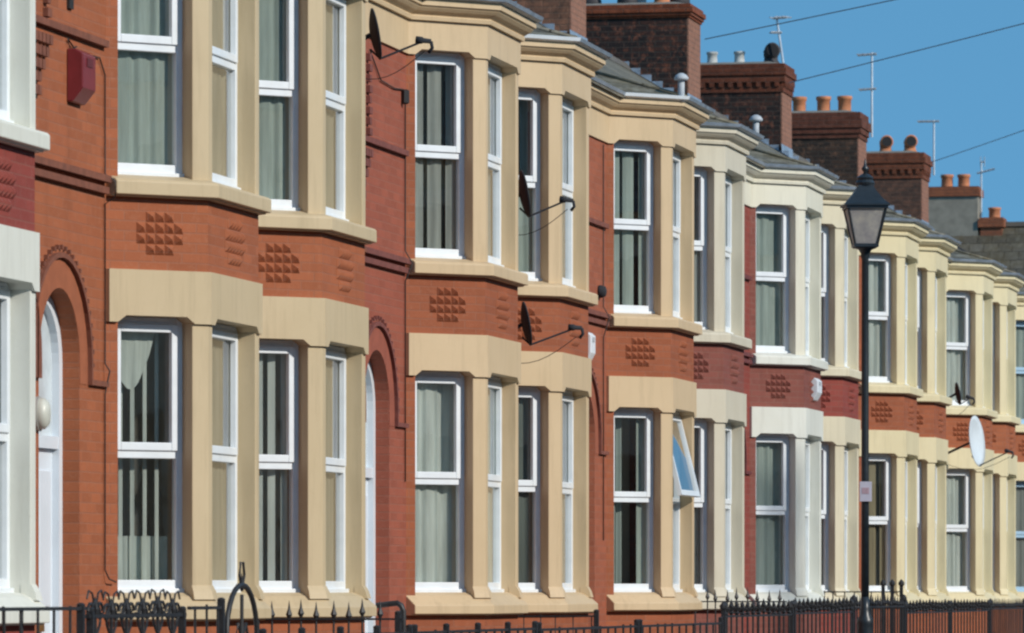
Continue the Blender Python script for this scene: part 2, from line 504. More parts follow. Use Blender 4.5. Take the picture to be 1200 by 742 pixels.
def make_house(sp, y, mirrored, idx):
    """mirrored houses have their door at the far (+y) end"""
    fl = W if mirrored else None
    root = thing('terraced_house', sp['label'], 'house', (XW, y, 0), 0, 'terraced houses along the street')
    brick = m_brick(sp['brick']); wallb = m_brick(sp.get('wall', sp['brick'])); stone = m_stone(sp['trim'], .55, sp.get('dirt', .25)); stone_up = m_stone(sp.get('trim_up', sp['trim']), .55, sp.get('dirt', .25))
    bplain = m_plain('rubbed_brick', tuple(Vector(sp.get('wall', sp['brick']))*.92), .8, 0, .14, 7)
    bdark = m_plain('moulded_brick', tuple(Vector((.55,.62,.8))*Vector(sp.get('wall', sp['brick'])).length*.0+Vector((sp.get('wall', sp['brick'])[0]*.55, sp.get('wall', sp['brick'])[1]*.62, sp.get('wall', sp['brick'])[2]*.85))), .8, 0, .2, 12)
    far = sp.get('far', False)
    # --- flat wall by the door with its arched opening
    mb = MB(fl)
    cx, r = DOOR_C, DOOR_R
    out = [(0,0),(cx-r,0)] + arch_pts(cx, r, ZSPR) + [(cx+r,0),(B0,0),(B0,ZF0),(0,ZF0)]
    n = len(out)
    mb.add([(0,yy,z) for yy,z in out]+[(-.34,yy,z) for yy,z in out],
           [tuple(range(n)), tuple(range(2*n-1,n-1,-1))]+[(i,n+i,n+(i+1)%n,(i+1)%n) for i in range(n)])
    mb.box((-.34, B0+2*BD+BF, 0), (0, W, ZF0))          # sliver between the two bays
    mb.build('wall', wallb, root)
    bk = MB(fl); bk.box((-8.9,0,0),(-8.6,W,6.35)); bk.build('back_wall', m_brick((.22,.10,.07)), root)
    # --- bay brickwork: plinth, stud panel, strips beside the windows
    mb = MB(fl)
    for i in (1,2,3):
        L = FAC[i][3]
        frect(mb, i, 0, L, 0, ZSILL_G0+.02, -.2, 0)
        frect(mb, i, 0, L, ZL_G1-.01, ZS_U0+.01, -.2, 0)
        zc = (ZL_G1+ZS_U0)/2+.005
        s = .075
        if i == 2: rows, tc, s2 = (4,6,6,4), L/2, .08
        else: rows, tc, s2 = (3,5,5,3), L/2+(.02 if i == 1 else -.02), .072
        for q, k in enumerate(rows):
            for j in range(k):
                stud(mb, i, tc+(j-(k-1)/2)*s2, zc+(1.5-q)*s2, s2*.96, .036)
    for i, (t0, t1) in ((1,(0,.09)),(3,(LC-.09,LC))):
        frect(mb, i, t0, t1, ZSILL_G0, ZL_G0+.03, -.2, -.001)
        frect(mb, i, t0, t1, ZS_U0, ZF0+.03, -.2, -.001)
    mb.build('bay', brick, root)
    # --- stone dressings
    for z0, z1, nm in ((ZSILL_G0, ZSILL_G1, 'sill'), (ZS_U0, ZS_U1, 'sill')):
        mb = MB(fl)
        if z0 == ZSILL_G0:
            prof = [(-.21,z0),(.05,z0),(.05,z0+.012),(.085,z0+.012),(.085,z0+.085),(.0,z1-.03),(-.06,z1-.005),(-.21,z1-.002)]
        else:
            prof = [(-.21,z0),(.05,z0),(.05,z0+.012),(.085,z0+.012),(.085,z1-.055),(.07,z1-.04),(-.06,z1-.004),(-.21,z1-.002)]
        sweep(mb, 1, 4, prof)
        bevel(mb.build(nm, stone, root), .008)
    for z0, z1 in ((ZSILL_G1-.03, ZL_G0+.012), (ZS_U1-.03, ZF0+.012)):
        for ia, ib in ((1,2),(2,3)):
            mb = MB(fl)
            ta = OPEN[ia][1]; tb = OPEN[ib][0]; La = FAC[ia][3]
            o1, o2 = .006, -.205
            pts = [fp(ia,ta,o1,0), fp(ia,La,o1,0), fp(ib,tb,o1,0), fp(ib,tb,o2,0), fp(ib,0,o2,0), fp(ia,ta,o2,0)]
            mb.prism([(p[0],p[1]) for p in pts], z0, z1)
            pr = mb.build('pier', stone if z0 < 2 else stone_up, root); bevel(pr, .014, 2)
            # moulded foot where the sill washes up to the pier
            ft = MB(fl)
            q0, q1 = .06, .012
            def ring(o, e, z): 
                return [fp(ia,ta-.004,o,z), fp(ia,La,o,z), fp(ib,tb+.004,o,z), fp(ib,tb+.004,-.055,z), fp(ib,0,-.055,z), fp(ia,ta-.004,-.055,z)]
            if z0 < 2: ft.loft([ring(.045,0,z0-.02), ring(.03,0,z0+.035), ring(.008,0,z0+.075)]); ft.build('pier_foot', stone, pr)
    mb = MB(fl)
    for i in (1,2,3): fpoly(mb, i, notch(FAC[i][3], OPEN[i], ZL_G0, ZL_G1, i==1, i==3), -.21, .028)
    bevel(mb.build('lintel', stone, root), .006)
    mb = MB(fl)
    for i in range(5):
        L = FAC[i][3]
        if i in OPEN: fpoly(mb, i, notch(L, OPEN[i], ZF0, ZF1, 0, 0), -.21, .024)
        else: frect(mb, i, 0, L, ZF0, ZF1, -.18, .024)
    mb.build('frieze', stone_up, root)
    mb = MB(fl)
    z = ZF1-.012
    prof = [(-.1,z),(.055,z),(.06,z+.03),(.052,z+.042),(.075,z+.06),(.10,z+.072),(.125,z+.095),(.135,z+.11),(.15,z+.114),(.15,z+.165),(.135,z+.17),(-.1,z+.17)]
    sweep(mb, 0, 5, prof, False)
    mb.build('cornice', stone_up, root)
    # rainwater gutter along the cornice
    z = ZF1+.160
    gp = [(.12,z),(.16,z-.008),(.20,z+.006),(.212,z+.036),(.203,z+.039),(.15,z+.036),(.09,z+.028)]
    gmat = {'white': UPVC, 'lead': LEAD}
    for seg in range(5):
        mb = MB(fl); sweep(mb, seg, seg+1, gp, True)
        g = sp.get('gut', 'lead')
        near_cant = 3 if mirrored else 1
        mat = UPVC if (g == 'white' or (g == 'mix' and seg == near_cant)) else LEAD  # one gutter; with mix its near cant run is white, the rest blue-grey
        mb.build('gutter', mat, root)
    # --- roof
    sl = m_slate(sp.get('slate', (.175,.160,.130)), .30, .20)
    def zr(p): return ZEAVE+PITCH*(.22-p)
    mb = MB(fl)
    th = .05
    mb.add([(.19,0,zr(.19)),(.19,W,zr(.19)),(RIDGE_P,W,zr(RIDGE_P)),(RIDGE_P,0,zr(RIDGE_P)),
            (.19,0,zr(.19)-th),(.19,W,zr(.19)-th),(RIDGE_P,W,zr(RIDGE_P)-th),(RIDGE_P,0,zr(RIDGE_P)-th),
            (-9.1,0,ZEAVE-.05),(-9.1,W,ZEAVE-.05)],
           [(0,1,2,3),(4,7,6,5),(0,4,5,1),(3,2,9,8)])
    mb.build('roof', sl, root)
    mb = MB(fl)                              # small hipped roof over the bay
    G = .165; bp = .30
    f1 = Vector(fp(2,0,G,ZEAVE)); f2 = Vector(fp(2,BF,G,ZEAVE)); g0 = Vector(fp(1,0,G,ZEAVE)); g1 = Vector(fp(3,LC,G,ZEAVE))
    e = (PITCH*((BD+G)-.22))/(PITCH-bp)
    px = BD+G-e; zt = ZEAVE+bp*e
    t1 = Vector((px, f1.y+e*TAN, zt)); t2 = Vector((px, f2.y-e*TAN, zt))
    if t2.y < t1.y+.1:
        m_ = (t1.y+t2.y)/2; t1.y = m_-.05; t2.y = m_+.05
    up = Vector((0,0,.012))
    mb.add([f1+up,f2+up,t2+up,t1+up,g0+up,g1+up], [(0,1,2,3),(4,0,3),(1,5,2)])
    dn = Vector((0,0,-.02))
    mb.add([g0+dn,f1+dn,f2+dn,g1+dn,g0+up,f1+up,f2+up,g1+up], [(0,1,5,4),(1,2,6,5),(2,3,7,6)])
    br_ = mb.build('bay_roof', sl, root)
    for a_, b_ in ((f1,t1),(f2,t2)):
        hm = MB(fl); hm.tube([a_+Vector((0,0,.02)), b_+Vector((0,0,.02))], .022, 6); hm.build('hip_tile', sl, br_, True)
    mb = MB(fl)
    zt = zr(RIDGE_P)
    mb.loft([[(RIDGE_P-.16,yy,zt-.09),(RIDGE_P-.07,yy,zt+.03),(RIDGE_P,yy,zt+.06),(RIDGE_P+.07,yy,zt+.03),(RIDGE_P+.16,yy,zt-.09)] for yy in (0,W)], False)
    mb.build('ridge_tile', m_plain('ridge_clay', (.11,.10,.09), .8, 0, .2, 5), root)
    # --- rooms behind the bay windows
    for z0, z1 in ((1.40, 3.60), (4.12, 6.2)):
        mb = MB(fl)
        a, b = B0+.05, B0+2*BD+BF-.05
        pts = [(-1.9,a),(-.02,a),(BD-.215,B0+BD+.02),(BD-.215,B0+BD+BF-.02),(-.02,b),(-1.9,b)]
        vs = [(x,yy,z0) for x,yy in pts]+[(x,yy,z1) for x,yy in pts]
        mb.add(vs, [(0,1,2,3,4,5),(11,10,9,8,7,6),(0,6,7,1),(5,4,10,11),(0,5,11,6)])
        mb.build('room', ROOM, root)
    # --- windows
    for st, (z0, z1) in (('g',(ZSILL_G1, ZH_G)), ('u',(ZS_U1, ZH_U))):
        for i in (1,2,3):
            vis = {1:'near',2:'front',3:'hid'}[i] if not mirrored else {3:'near',2:'front',1:'hid'}[i]
            cur, cm = sp['cur'].get(st+'_'+vis, sp['cur'].get('def', ('net',(.36,.38,.35))))
            fm = UPVC_BLUE if sp.get('blue') else UPVC
            make_window(i, z0, z1, fl, root, fm, cur, m_cloth(cm), idx*10+i+(5 if st == 'u' else 0),
                        open_top=(sp.get('open') == st+'_'+vis), simple=far)
    # --- front door in its arched recess
    cx, r = DOOR_C, DOOR_R
    dx = -.115
    mb = MB(fl)
    fr_o = [(cx-r,.32)]+arch_pts(cx, r, ZSPR)+[(cx+r,.32)]
    fr_i = [(cx-r+.075,.32)]+arch_pts(cx, r-.075, ZSPR)+[(cx+r-.075,.32)]
    n = len(fr_o)
    vs = [(dx,a,b) for a,b in fr_o]+[(dx,a,b) for a,b in fr_i]+[(dx-.07,a,b) for a,b in fr_i]
    mb.add(vs, [(k,k+1,n+k+1,n+k) for k in range(n-1)]+[(n+k,n+k+1,2*n+k+1,2*n+k) for k in range(n-1)])
    mb.box((dx-.07,cx-r+.075,2.42),(dx-.004,cx+r-.075,2.50))
    mb.build('door_frame', DOORWHITE, root)
    mb = MB(fl)
    fan = [(cx+r-.06,2.5),]+[(a,b) for a,b in reversed(arch_pts(cx, r-.06, ZSPR))]+[(cx-r+.06,2.5)]
    mb.add([(dx-.05,a,b) for a,b in fan], [tuple(range(len(fan)))])
    mb.build('fanlight', m_plain('frosted_fanlight', (.55,.60,.62), .25, 0, .12, 5), root)
    mb = MB(fl)
    x0, x1 = cx-r+.075, cx+r-.075
    mb.box((dx-.09,x0,.34),(dx-.045,x1,2.42))
    for (a0,a1,c0,c1) in ((x0+.09,cx-.04,.5,1.15),(cx+.04,x1-.09,.5,1.15),(x0+.09,cx-.04,1.4,2.28),(cx+.04,x1-.09,1.4,2.28)):
        mb.box((dx-.046,a0,c0),(dx-.028,a1,c1))
    d = bevel(mb.build('door', DOORWHITE, root), .008)
    mb = MB(fl); mb.lathe([(.0,0),(.018,.004),(.018,.03),(.028,.045),(.03,.06),(.02,.075),(0,.08)], (dx-.045, x0+.07, 1.36), 12, 0, Matrix.Rotation(R(90),3,'Y'))
    mb.build('handle', BRASS, d, True)
    mb = MB(fl); mb.box((dx-.045,cx-.13,1.24),(dx-.022,cx+.13,1.31)); mb.build('letter_plate', BRASS, d)
    mb = MB(fl); mb.box((-.34,cx-r-.02,0),(.30,cx+r+.02,.14)); mb.box((-.34,cx-r,.14),(.02,cx+r,.32)); mb.build('doorstep', m_plain('step_stone', (.4,.37,.32), .8, 0, .15, 6), root)
    # arch ring, label moulding
    def ring(r0, r1, o0, o1, down, name, mat):
        mb = MB(fl)
        A = [(cx-r1,ZSPR-down)]+arch_pts(cx, r1, ZSPR)+[(cx+r1,ZSPR-down)]
        Bp = [(cx-r0,ZSPR-down)]+arch_pts(cx, r0, ZSPR)+[(cx+r0,ZSPR-down)]
        A = [(max(a,.012),b) for a,b in A]; n = len(A)
        vs = [(o1,a,b) for a,b in A]+[(o1,a,b) for a,b in Bp]+[(o0,a,b) for a,b in A]+[(o0,a,b) for a,b in Bp]
        fs = []
        for k in range(n-1):
            fs += [(k,n+k,n+k+1,k+1),(k,k+1,2*n+k+1,2*n+k),(n+k,3*n+k,3*n+k+1,n+k+1)]
        fs += [(0,2*n,3*n,n),(n-1,2*n-1,4*n-1,3*n-1)]
        mb.add(vs, fs)
        return mb, mat, name
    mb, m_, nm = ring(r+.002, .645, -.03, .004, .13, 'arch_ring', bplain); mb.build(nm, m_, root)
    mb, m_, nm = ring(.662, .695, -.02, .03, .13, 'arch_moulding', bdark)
    mb.box((-.02, cx+.695, ZSPR-.13),(.03, B0-.02, ZSPR-.095))
    nt = 26
    for k in range(nt+1):                       # dog-tooth bricks over the moulding
        a = math.pi*k/nt; rr = .728
        yy, zz = cx+rr*math.cos(a), ZSPR+rr*math.sin(a)
        if yy < .03: continue
        mb.box((-.02,yy-.014,zz-.014),(.026,yy+.014,zz+.014))
    mb.build(nm, m_, root)
    # string courses and stepped brick ornament on the party line
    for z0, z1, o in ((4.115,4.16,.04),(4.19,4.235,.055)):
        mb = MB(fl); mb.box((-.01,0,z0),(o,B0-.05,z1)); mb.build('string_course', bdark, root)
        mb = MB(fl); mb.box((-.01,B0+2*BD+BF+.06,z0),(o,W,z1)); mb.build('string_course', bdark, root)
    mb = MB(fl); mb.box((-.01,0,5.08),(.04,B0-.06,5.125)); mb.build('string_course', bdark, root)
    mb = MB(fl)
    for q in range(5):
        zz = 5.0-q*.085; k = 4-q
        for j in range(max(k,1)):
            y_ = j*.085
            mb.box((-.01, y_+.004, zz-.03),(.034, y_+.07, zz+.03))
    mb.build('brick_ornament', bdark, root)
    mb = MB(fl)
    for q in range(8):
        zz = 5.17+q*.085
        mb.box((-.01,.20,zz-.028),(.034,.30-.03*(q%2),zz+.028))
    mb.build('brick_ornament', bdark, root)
    # extras
    if sp.get('vent'):
        mb = MB(fl)
        vy = B0+BD-.08; base = Vector((BD+.12, vy, ZEAVE+.02))
        mb.lathe([(.034,-.05),(.034,.17)], base, 12); mb.lathe([(.02,.155),(.07,.165),(.075,.185),(.055,.215),(.02,.235)], base, 14)
        mb.build('vent_pipe', m_plain('vent_plastic', (.42,.45,.48), .6, 0, .15, 9), root, True)
    if sp.get('chimney'): make_chimney(root, fl, sp['chimney'])
    if sp.get('gable'):
        mb = MB(fl); g = .0 if sp['gable'] == 'door' else W
        q = g-.05 if g == 0 else g
        mb.add([(.0,q,0),(-8.8,q,0),(-8.8,q,6.4),(RIDGE_P,q,zr(RIDGE_P)-.06),(0,q,zr(0)-.06),
                (.0,q+.05,0),(-8.8,q+.05,0),(-8.8,q+.05,6.4),(RIDGE_P,q+.05,zr(RIDGE_P)-.06),(0,q+.05,zr(0)-.06)],
               [(0,1,2,3,4),(9,8,7,6,5),(0,5,6,1),(1,6,7,2),(2,7,8,3),(3,8,9,4),(4,9,5,0)])
        mb.build('gable_wall', m_brick((.25,.11,.07)), root)
        mb = MB(fl); q0, q1 = (-.10,.06) if g == 0 else (W-.06, W+.10)
        mb.add([(.27,q0,zr(.27)+.05),(.27,q1,zr(.27)+.05),(RIDGE_P,q1,zr(RIDGE_P)+.05),(RIDGE_P,q0,zr(RIDGE_P)+.05),
                (.27,q0,zr(.27)-.12),(.27,q1,zr(.27)-.12),(RIDGE_P,q1,zr(RIDGE_P)-.12),(RIDGE_P,q0,zr(RIDGE_P)-.12)],
               [(0,1,2,3),(4,7,6,5),(0,4,5,1),(1,5,6,2),(2,6,7,3),(3,7,4,0)])
        mb.build('verge', m_plain('dark_verge', (.05,.05,.055), .7, 0, .2, 6), root)
    return root

CH = dict(p0=-3.42, p1=-5.25, hw=.52)
def make_chimney(root, fl, cs):
    p0, p1, hw = CH['p0'], CH['p1'], CH['hw']
    def zr(p): return ZEAVE+PITCH*(.22-p)
    top = 10.05
    body_top = top-cs.get('cap', .42)
    mat = m_soot(cs['col'], cs['dark'], cs.get('amt', .0))
    band = m_soot(cs['band'], tuple(Vector(cs['band'])*.45), -.35)
    mb = MB(fl); mb.box((p1,-hw,8.0),(p0,hw,body_top+.02))
    ch = mb.build('chimney', mat, root)
    mb = MB(fl); mb.box((p0-.02,-hw-.002,8.0),(p0+.004,hw+.002,body_top+.01)); mb.build('front_facing', m_soot((.36,.17,.11),(.24,.12,.085),-.2), ch)  # paler brick slab over the street-side face of the stack
    mb = MB(fl)
    z = body_top; h = (top-z)
    def course(za, zb, o): mb.box((p1-o,-hw-o,za),(p0+o,hw+o,zb))
    course(z, z+h*.18, .025)
    if cs.get('dent'):
        zz = z+h*.18
        for q in range(12):
            t = p1+(p0-p1)*(q+.25)/12; mb.box((t,-hw-.05,zz),(t+.075,-hw+.02,zz+h*.17)); mb.box((t,hw-.02,zz),(t+.075,hw+.05,zz+h*.17))
        for q in range(7):
            t = -hw+2*hw*(q+.25)/7; mb.box((p0-.02,t,zz),(p0+.05,t+.075,zz+h*.17))
        course(zz-.003, zz+h*.17, .012)
        course(zz+h*.17, zz+h*.42, .05); course(zz+h*.42, zz+h*.64, .075); course(zz+h*.64, top, .045)
    else:
        course(z+h*.18, z+h*.40, .05); course(z+h*.40, z+h*.74, .075); course(z+h*.74, top, .04)
    mb.build('corbel', band, ch)
    mb = MB(fl)
    mb.loft([[(p1+.06-.06,-hw-.0,top),(p0,-hw,top),(p0,hw,top),(p1,hw,top)], [(p1+.25,-hw+.25,top+.06),(p0-.25,-hw+.25,top+.06),(p0-.25,hw-.25,top+.06),(p1+.25,hw-.25,top+.06)]])
    mb.build('flaunching', m_plain('mortar', (.2,.18,.15), .9, 0, .2, 6), ch)
    # stepped lead flashing where the stack meets the slates
    mb = MB(fl)
    for sgn in (-1, 1):
        p = p0+.12
        while p > RIDGE_P-.05:
            zc = zr(p)
            ya, yb = sorted((sgn*(hw+.004), sgn*(hw+.022)))
            mb.box((p-.16, ya, zc-.05), (p-.004, yb, zc+.12))
            mb.add([(p,sgn*(hw+.004),zr(p)+.012),(p,sgn*(hw+.15),zr(p)+.012),(p-.158,sgn*(hw+.15),zr(p-.158)+.012),(p-.158,sgn*(hw+.004),zr(p-.158)+.012)],[(0,1,2,3)])
            p -= .165
    mb.add([(p0+.004,-hw-.1,zr(p0)+.16),(p0+.004,hw+.1,zr(p0)+.16),(p0+.016,hw+.1,zr(p0)+.02),(p0+.2,hw+.1,zr(p0+.2)+.014),(p0+.2,-hw-.1,zr(p0+.2)+.014),(p0+.016,-hw-.1,zr(p0)+.02)],
           [(0,1,2,5),(5,2,3,4)])
    mb.build('flashing', LEAD, ch)
    for kind, p, yy in cs['pots']:
        mb = MB(fl); base = Vector((p, yy, top+.02))
        if kind == 'terra':
            mb.lathe([(.12,0),(.125,.04),(.118,.06),(.118,.24),(.135,.25),(.138,.31),(.115,.315),(.10,.30),(.098,.12)], base, 18); m = TERRA
        elif kind == 'grey':
            mb.lathe([(.12,-.02),(.12,.04),(.085,.07),(.08,.19),(.095,.20),(.095,.235),(.075,.24),(.07,.15)], base, 16); m = GREYPOT
        elif kind == 'dark':
            mb.lathe([(.15,-.02),(.15,.10),(.13,.14),(.13,.30),(.16,.31),(.16,.38),(.12,.385),(.11,.25)], base, 16); m = DARKPOT
        else:                                   # hooded cowl with an open side
            f_ = -1 if fl is None else 1
            mb.lathe([(.14,-.02),(.14,.05),(.115,.08),(.11,.16)], base, 18)
            pts = [base+Vector((.03*max(0,a-2)*.5, f_*(.0+.10*(1-math.cos(a*.32)))*1.0, .14+.10*math.sin(a*.32))) for a in range(6)]
            mb.tube(pts, [.118,.122,.125,.125,.128,.13], 14); m = DARKPOT if kind == 'cowl' else TERRA
        pt = mb.build('pot', m, ch, True)
        if kind in ('cowl','hood'):
            d_ = (pts[-1]-pts[-2]).normalized(); q = MB(fl)
            q.tube([pts[-1]+d_*.001, pts[-1]+d_*.006], .105, 14); q.build('opening', m_plain('flue_black', (.008,.008,.01), .9, 0, .1, 5), pt)  # black disc on the capped hood end stands in for the shade inside

# ------------------------------------------------------------------ the houses
ORANGE = (.335,.100,.041); RED = (.305,.088,.037); MAROON = (.215,.066,.048); DKRED = (.245,.050,.036)
BEIGE = (.56,.44,.275); BEIGEC = (.61,.455,.28); BEIGE2 = (.58,.455,.28); GREYCREAM = (.60,.545,.43); WHITE = (.70,.70,.63); CREAMW = (.68,.61,.45); YEL = (.70,.605,.385); YEL2 = (.72,.63,.405)
NETG = (.52,.60,.55); NETP = (.70,.76,.70); GREY = (.46,.50,.48); TAN = (.42,.38,.30); DKG = (.14,.18,.16); WARM = (.30,.24,.15); BROWN=(.22,.18,.13); PALE=(.76,.82,.77)
TAN_ = math.tan(R(22.5)); TAN = TAN_      # geometry constant used by the hips
DKG2 = (.21,.24,.22); TANC = (.50,.45,.34)
SOOT = (.045,.033,.03); OR = (.36,.115,.055); BRN = (.20,.085,.05)
def pots(*a): return a
chim = {
 0: dict(col=BRN, dark=SOOT, band=OR, pots=[('terra',-4.6,0),('terra',-4.1,0)]),
 4: dict(col=(.33,.15,.09), dark=(.10,.06,.045), band=OR, pots=[('dark',-4.5,0),('dark',-3.95,0)]),
 5: dict(col=(.26,.09,.05), dark=(.022,.019,.02), amt=.3, cap=.20, band=(.30,.085,.04), pots=[('dark',-4.95,0),('dark',-4.4,-.1),('grey',-4.25,.2),('hood',-3.9,0),('dark',-3.65,.1)]),
 6: dict(col=(.24,.085,.05), dark=(.024,.020,.020), amt=.2, cap=.46, dent=True, band=(.21,.065,.036), pots=[('grey',-4.65,0),('grey',-4.2,0),('cowl',-3.68,0)]),
 7: dict(col=(.22,.11,.065), dark=(.034,.027,.024), amt=.1, cap=.46, band=(.20,.07,.045), pots=[('terra',-4.56,0),('terra',-4.12,0),('terra',-3.74,0)]),
 8: dict(col=(.21,.10,.065), dark=(.055,.038,.033), amt=.0, cap=.50, dent=True, band=(.26,.085,.045), pots=[('hood',-4.2,0),('hood',-3.72,0),('terra',-4.7,0)]),
}
def C(**k): return k
S = {}
S[-2] = C(trim=CREAMW, brick=ORANGE, label='cream-trimmed terraced house at the near end of the row', cur=C())
S[-1] = C(trim=WHITE, brick=DKRED, wall=ORANGE, label='white-trimmed terraced house with dark red stud panels, cut by the left edge of the photo', cur=C(u_front=('net',GREY), g_front=('net',GREY)))
S[0] = C(trim=BEIGE, brick=ORANGE, label='beige-trimmed orange brick terraced house beside the red alarm box, net valance in its ground-floor bay',
         cur=C(u_near=('net',NETG), u_front=('net',TANC), g_near=('valance',NETP), g_front=('net',TANC)))
S[1] = C(trim=BEIGE, brick=ORANGE, label='beige-trimmed terraced house with white vertical blinds in dark ground-floor bay window',
         cur=C(u_near=('net',NETG), u_front=('net',TANC), g_near=('blinds',PALE), g_front=('net',TANC)))
S[2] = C(trim=BEIGEC, brick=RED, wall=(.305,.082,.047), label='beige-trimmed terraced house with grey draped curtains in its upper bay window', gut='lead',
         cur=C(u_near=('drapes',(.48,.50,.46)), u_front=('net',GREY), g_near=('part',PALE), g_front=('net',NETP)))
S[3] = C(trim=BEIGEC, brick=RED, label='beige-trimmed terraced house with two dark satellite dishes one above the other', gut='mix',
         cur=C(u_near=('half',NETG), u_front=('net',GREY), g_near=('net',DKG2), g_front=('net',GREY)))
S[4] = C(trim=BEIGEC, brick=RED, wall=(.32,.092,.046), gut='mix', vent=True, open='g_front', label='beige-trimmed terraced house with one ground-floor window sash open outward',
         cur=C(u_near=('drapes',NETG), u_front=('net',GREY), g_near=('sides',NETG), g_front=('net',GREY)), chimney=None)
S[5] = C(trim=GREYCREAM, brick=MAROON, vent=True, label='grey-cream trimmed terraced house with maroon stud panels', cur=C(u_near=('half',GREY), g_near=('net',(.30,.33,.33)), u_front=('net',GREY), g_front=('net',GREY)))
S[6] = C(trim=WHITE, trim_up=(.70,.665,.545), brick=MAROON, wall=DKRED, label='bright white-trimmed maroon terraced house with white alarm box on its front panel',
         cur=C(u_near=('part',NETG), g_near=('part',NETG), u_front=('net',NETP), g_front=('net',NETP)))
S[7] = C(trim=CREAMW, brick=DKRED, label='cream-white trimmed dark red terraced house just left of the street lamp', cur=C(u_near=('net',DKG2), g_near=('net',DKG2)))
S[8] = C(trim=YEL, brick=RED, label='pale yellow-trimmed terraced house just behind the street lamp with tan curtains downstairs', cur=C(u_near=('part',PALE), g_near=('drapes',(.42,.36,.24)), u_front=('net',NETP), g_front=('net',TANC)))
S[9] = C(trim=YEL, brick=RED, label='pale yellow-trimmed terraced house between the lamp-post house and the white dish house', cur=C(u_near=('sides',GREY), g_near=('sides',GREY)))
S[10] = C(trim=YEL2, brick=ORANGE, label='pale yellow-trimmed terraced house carrying the large white satellite dish', cur=C(u_near=('part',PALE), g_near=('part',PALE), u_front=('net',NETP)))
S[11] = C(trim=YEL2, brick=ORANGE, label='pale yellow-trimmed terraced house next beyond the white satellite dish house', cur=C())
S[12] = C(trim=YEL, brick=ORANGE, blue=True, label='terraced house with blue window frames at the right edge of the photo', cur=C(u_near=('net',NETG)), far=True)
S[13] = C(trim=YEL, brick=ORANGE, label='slate-roofed terraced house joined beyond the blue-framed house, third from the far end', cur=C(), far=True)
S[14] = C(trim=CREAMW, brick=ORANGE, label='slate-roofed terraced house at the chimney with three terracotta pots, last but one', cur=C(), far=True)
S[15] = C(trim=YEL, brick=ORANGE, label='last terraced house of the row with a dark roof verge', cur=C(), far=True)
HOUSES = {}
for k in range(-1, 8):
    for h in (0, 1):
        idx = 2*k+h
        sp = S[idx]
        if h == 0: sp['chimney'] = chim.get(k, chim[0])
        else: sp['chimney'] = None
        if idx == 15: sp['chimney'] = chim[8]; sp['gable'] = 'door'
        if idx == -2: sp['gable'] = 'door'
        set_plan(1.285 if idx == -1 else 1.67)
        HOUSES[idx] = make_house(sp, Y0+k*PER+h*W, h == 1, idx)

# ------------------------------------------------------------------ ground, road, pavements
def sheet(name, x0, x1, y0, y1, z, mat, n=1):
    mb = MB(); mb.add([(x0,y0,z),(x1,y0,z),(x1,y1,z),(x0,y1,z)], [(0,1,2,3)])
    return struct(mb.build(name, mat))
YA, YB = -40, 118
sheet('ground', -3000, 3000, -3000, 3000, -.16, m_ground('earth', (.10,.10,.07), .2, .3))
sheet('road', -6.3, .6, YA, YB, -.12, m_ground('asphalt', (.055,.055,.057), .8, .25))
mb = MB(); mb.box((-8.35,YA,-.15),(-6.42,YB,0)); struct(mb.build('pavement', m_flags((.27,.26,.24))))
mb = MB(); mb.box((.72,YA,-.15),(3.0,YB,0)); struct(mb.build('pavement', m_flags((.27,.26,.24))))
mb = MB(); mb.box((-6.42,YA,-.15),(-6.3,YB,.004)); struct(mb.build('kerb', m_ground('kerb_granite', (.3,.29,.28), 3, .2)))
mb = MB(); mb.box((.6,YA,-.15),(.72,YB,.004)); struct(mb.build('kerb', m_ground('kerb_granite', (.3,.29,.28), 3, .2)))
sheet('garden_path', XW+.0, -8.36, 20, 106, .004, m_flags((.22,.21,.2)))

# ------------------------------------------------------------------ railings
XF = XW+1.43
BARS = {}
def bar_mesh(h, fin, r):
    key = (round(h,2), fin, r)
    if key in BARS: return BARS[key]
    mb = MB(); mb.lathe([(r,0),(r,h)], (0,0,0), 6)
    if fin == 'spear': mb.lathe([(r,h),(.024,h+.03),(.010,h+.07),(.001,h+.13)], (0,0,0), 6)
    elif fin == 'fleur':
        mb.lathe([(.012,h),(.030,h+.02),(.014,h+.04),(.03,h+.075),(.002,h+.15)], (0,0,0), 6)
        for s in (-1,1):
            mb.tube([(0,0,h+.03),(0,s*.04,h+.07),(0,s*.055,h+.10),(0,s*.035,h+.115)], .010, 5)
            mb.tube([(0,0,h+.03),(s*.04,0,h+.07),(s*.055,0,h+.10),(s*.035,0,h+.115)], .010, 5)
    elif fin == 'knob': mb.lathe([(.012,h),(.03,h+.015),(.044,h+.05),(.03,h+.085),(.004,h+.10)], (0,0,0), 8)
    elif fin == 'scroll':
        mb.lathe([(r,h),(.022,h+.03),(.002,h+.10)], (0,0,0), 6)
        for s in (-1,1):
            mb.tube([(0,s*(.015+.09*math.sin(a*.8)),h-.12+.20*a/3.9) for a in [q*.3 for q in range(14)]], .0085, 5)
            mb.tube([(0,s*(.10+.05*math.cos(a)),h+.02+.045*math.sin(a)) for a in [q*.6 for q in range(11)]], .009, 5)
            mb.tube([(0,s*.02,h+.05),(0,s*.06,h+.12),(0,s*.13,h+.135),(0,s*.165,h+.09)], .006, 5)
    o = mb.build('bar', IRON); me = o.data; bpy.data.objects.remove(o)
    BARS[key] = me; return me

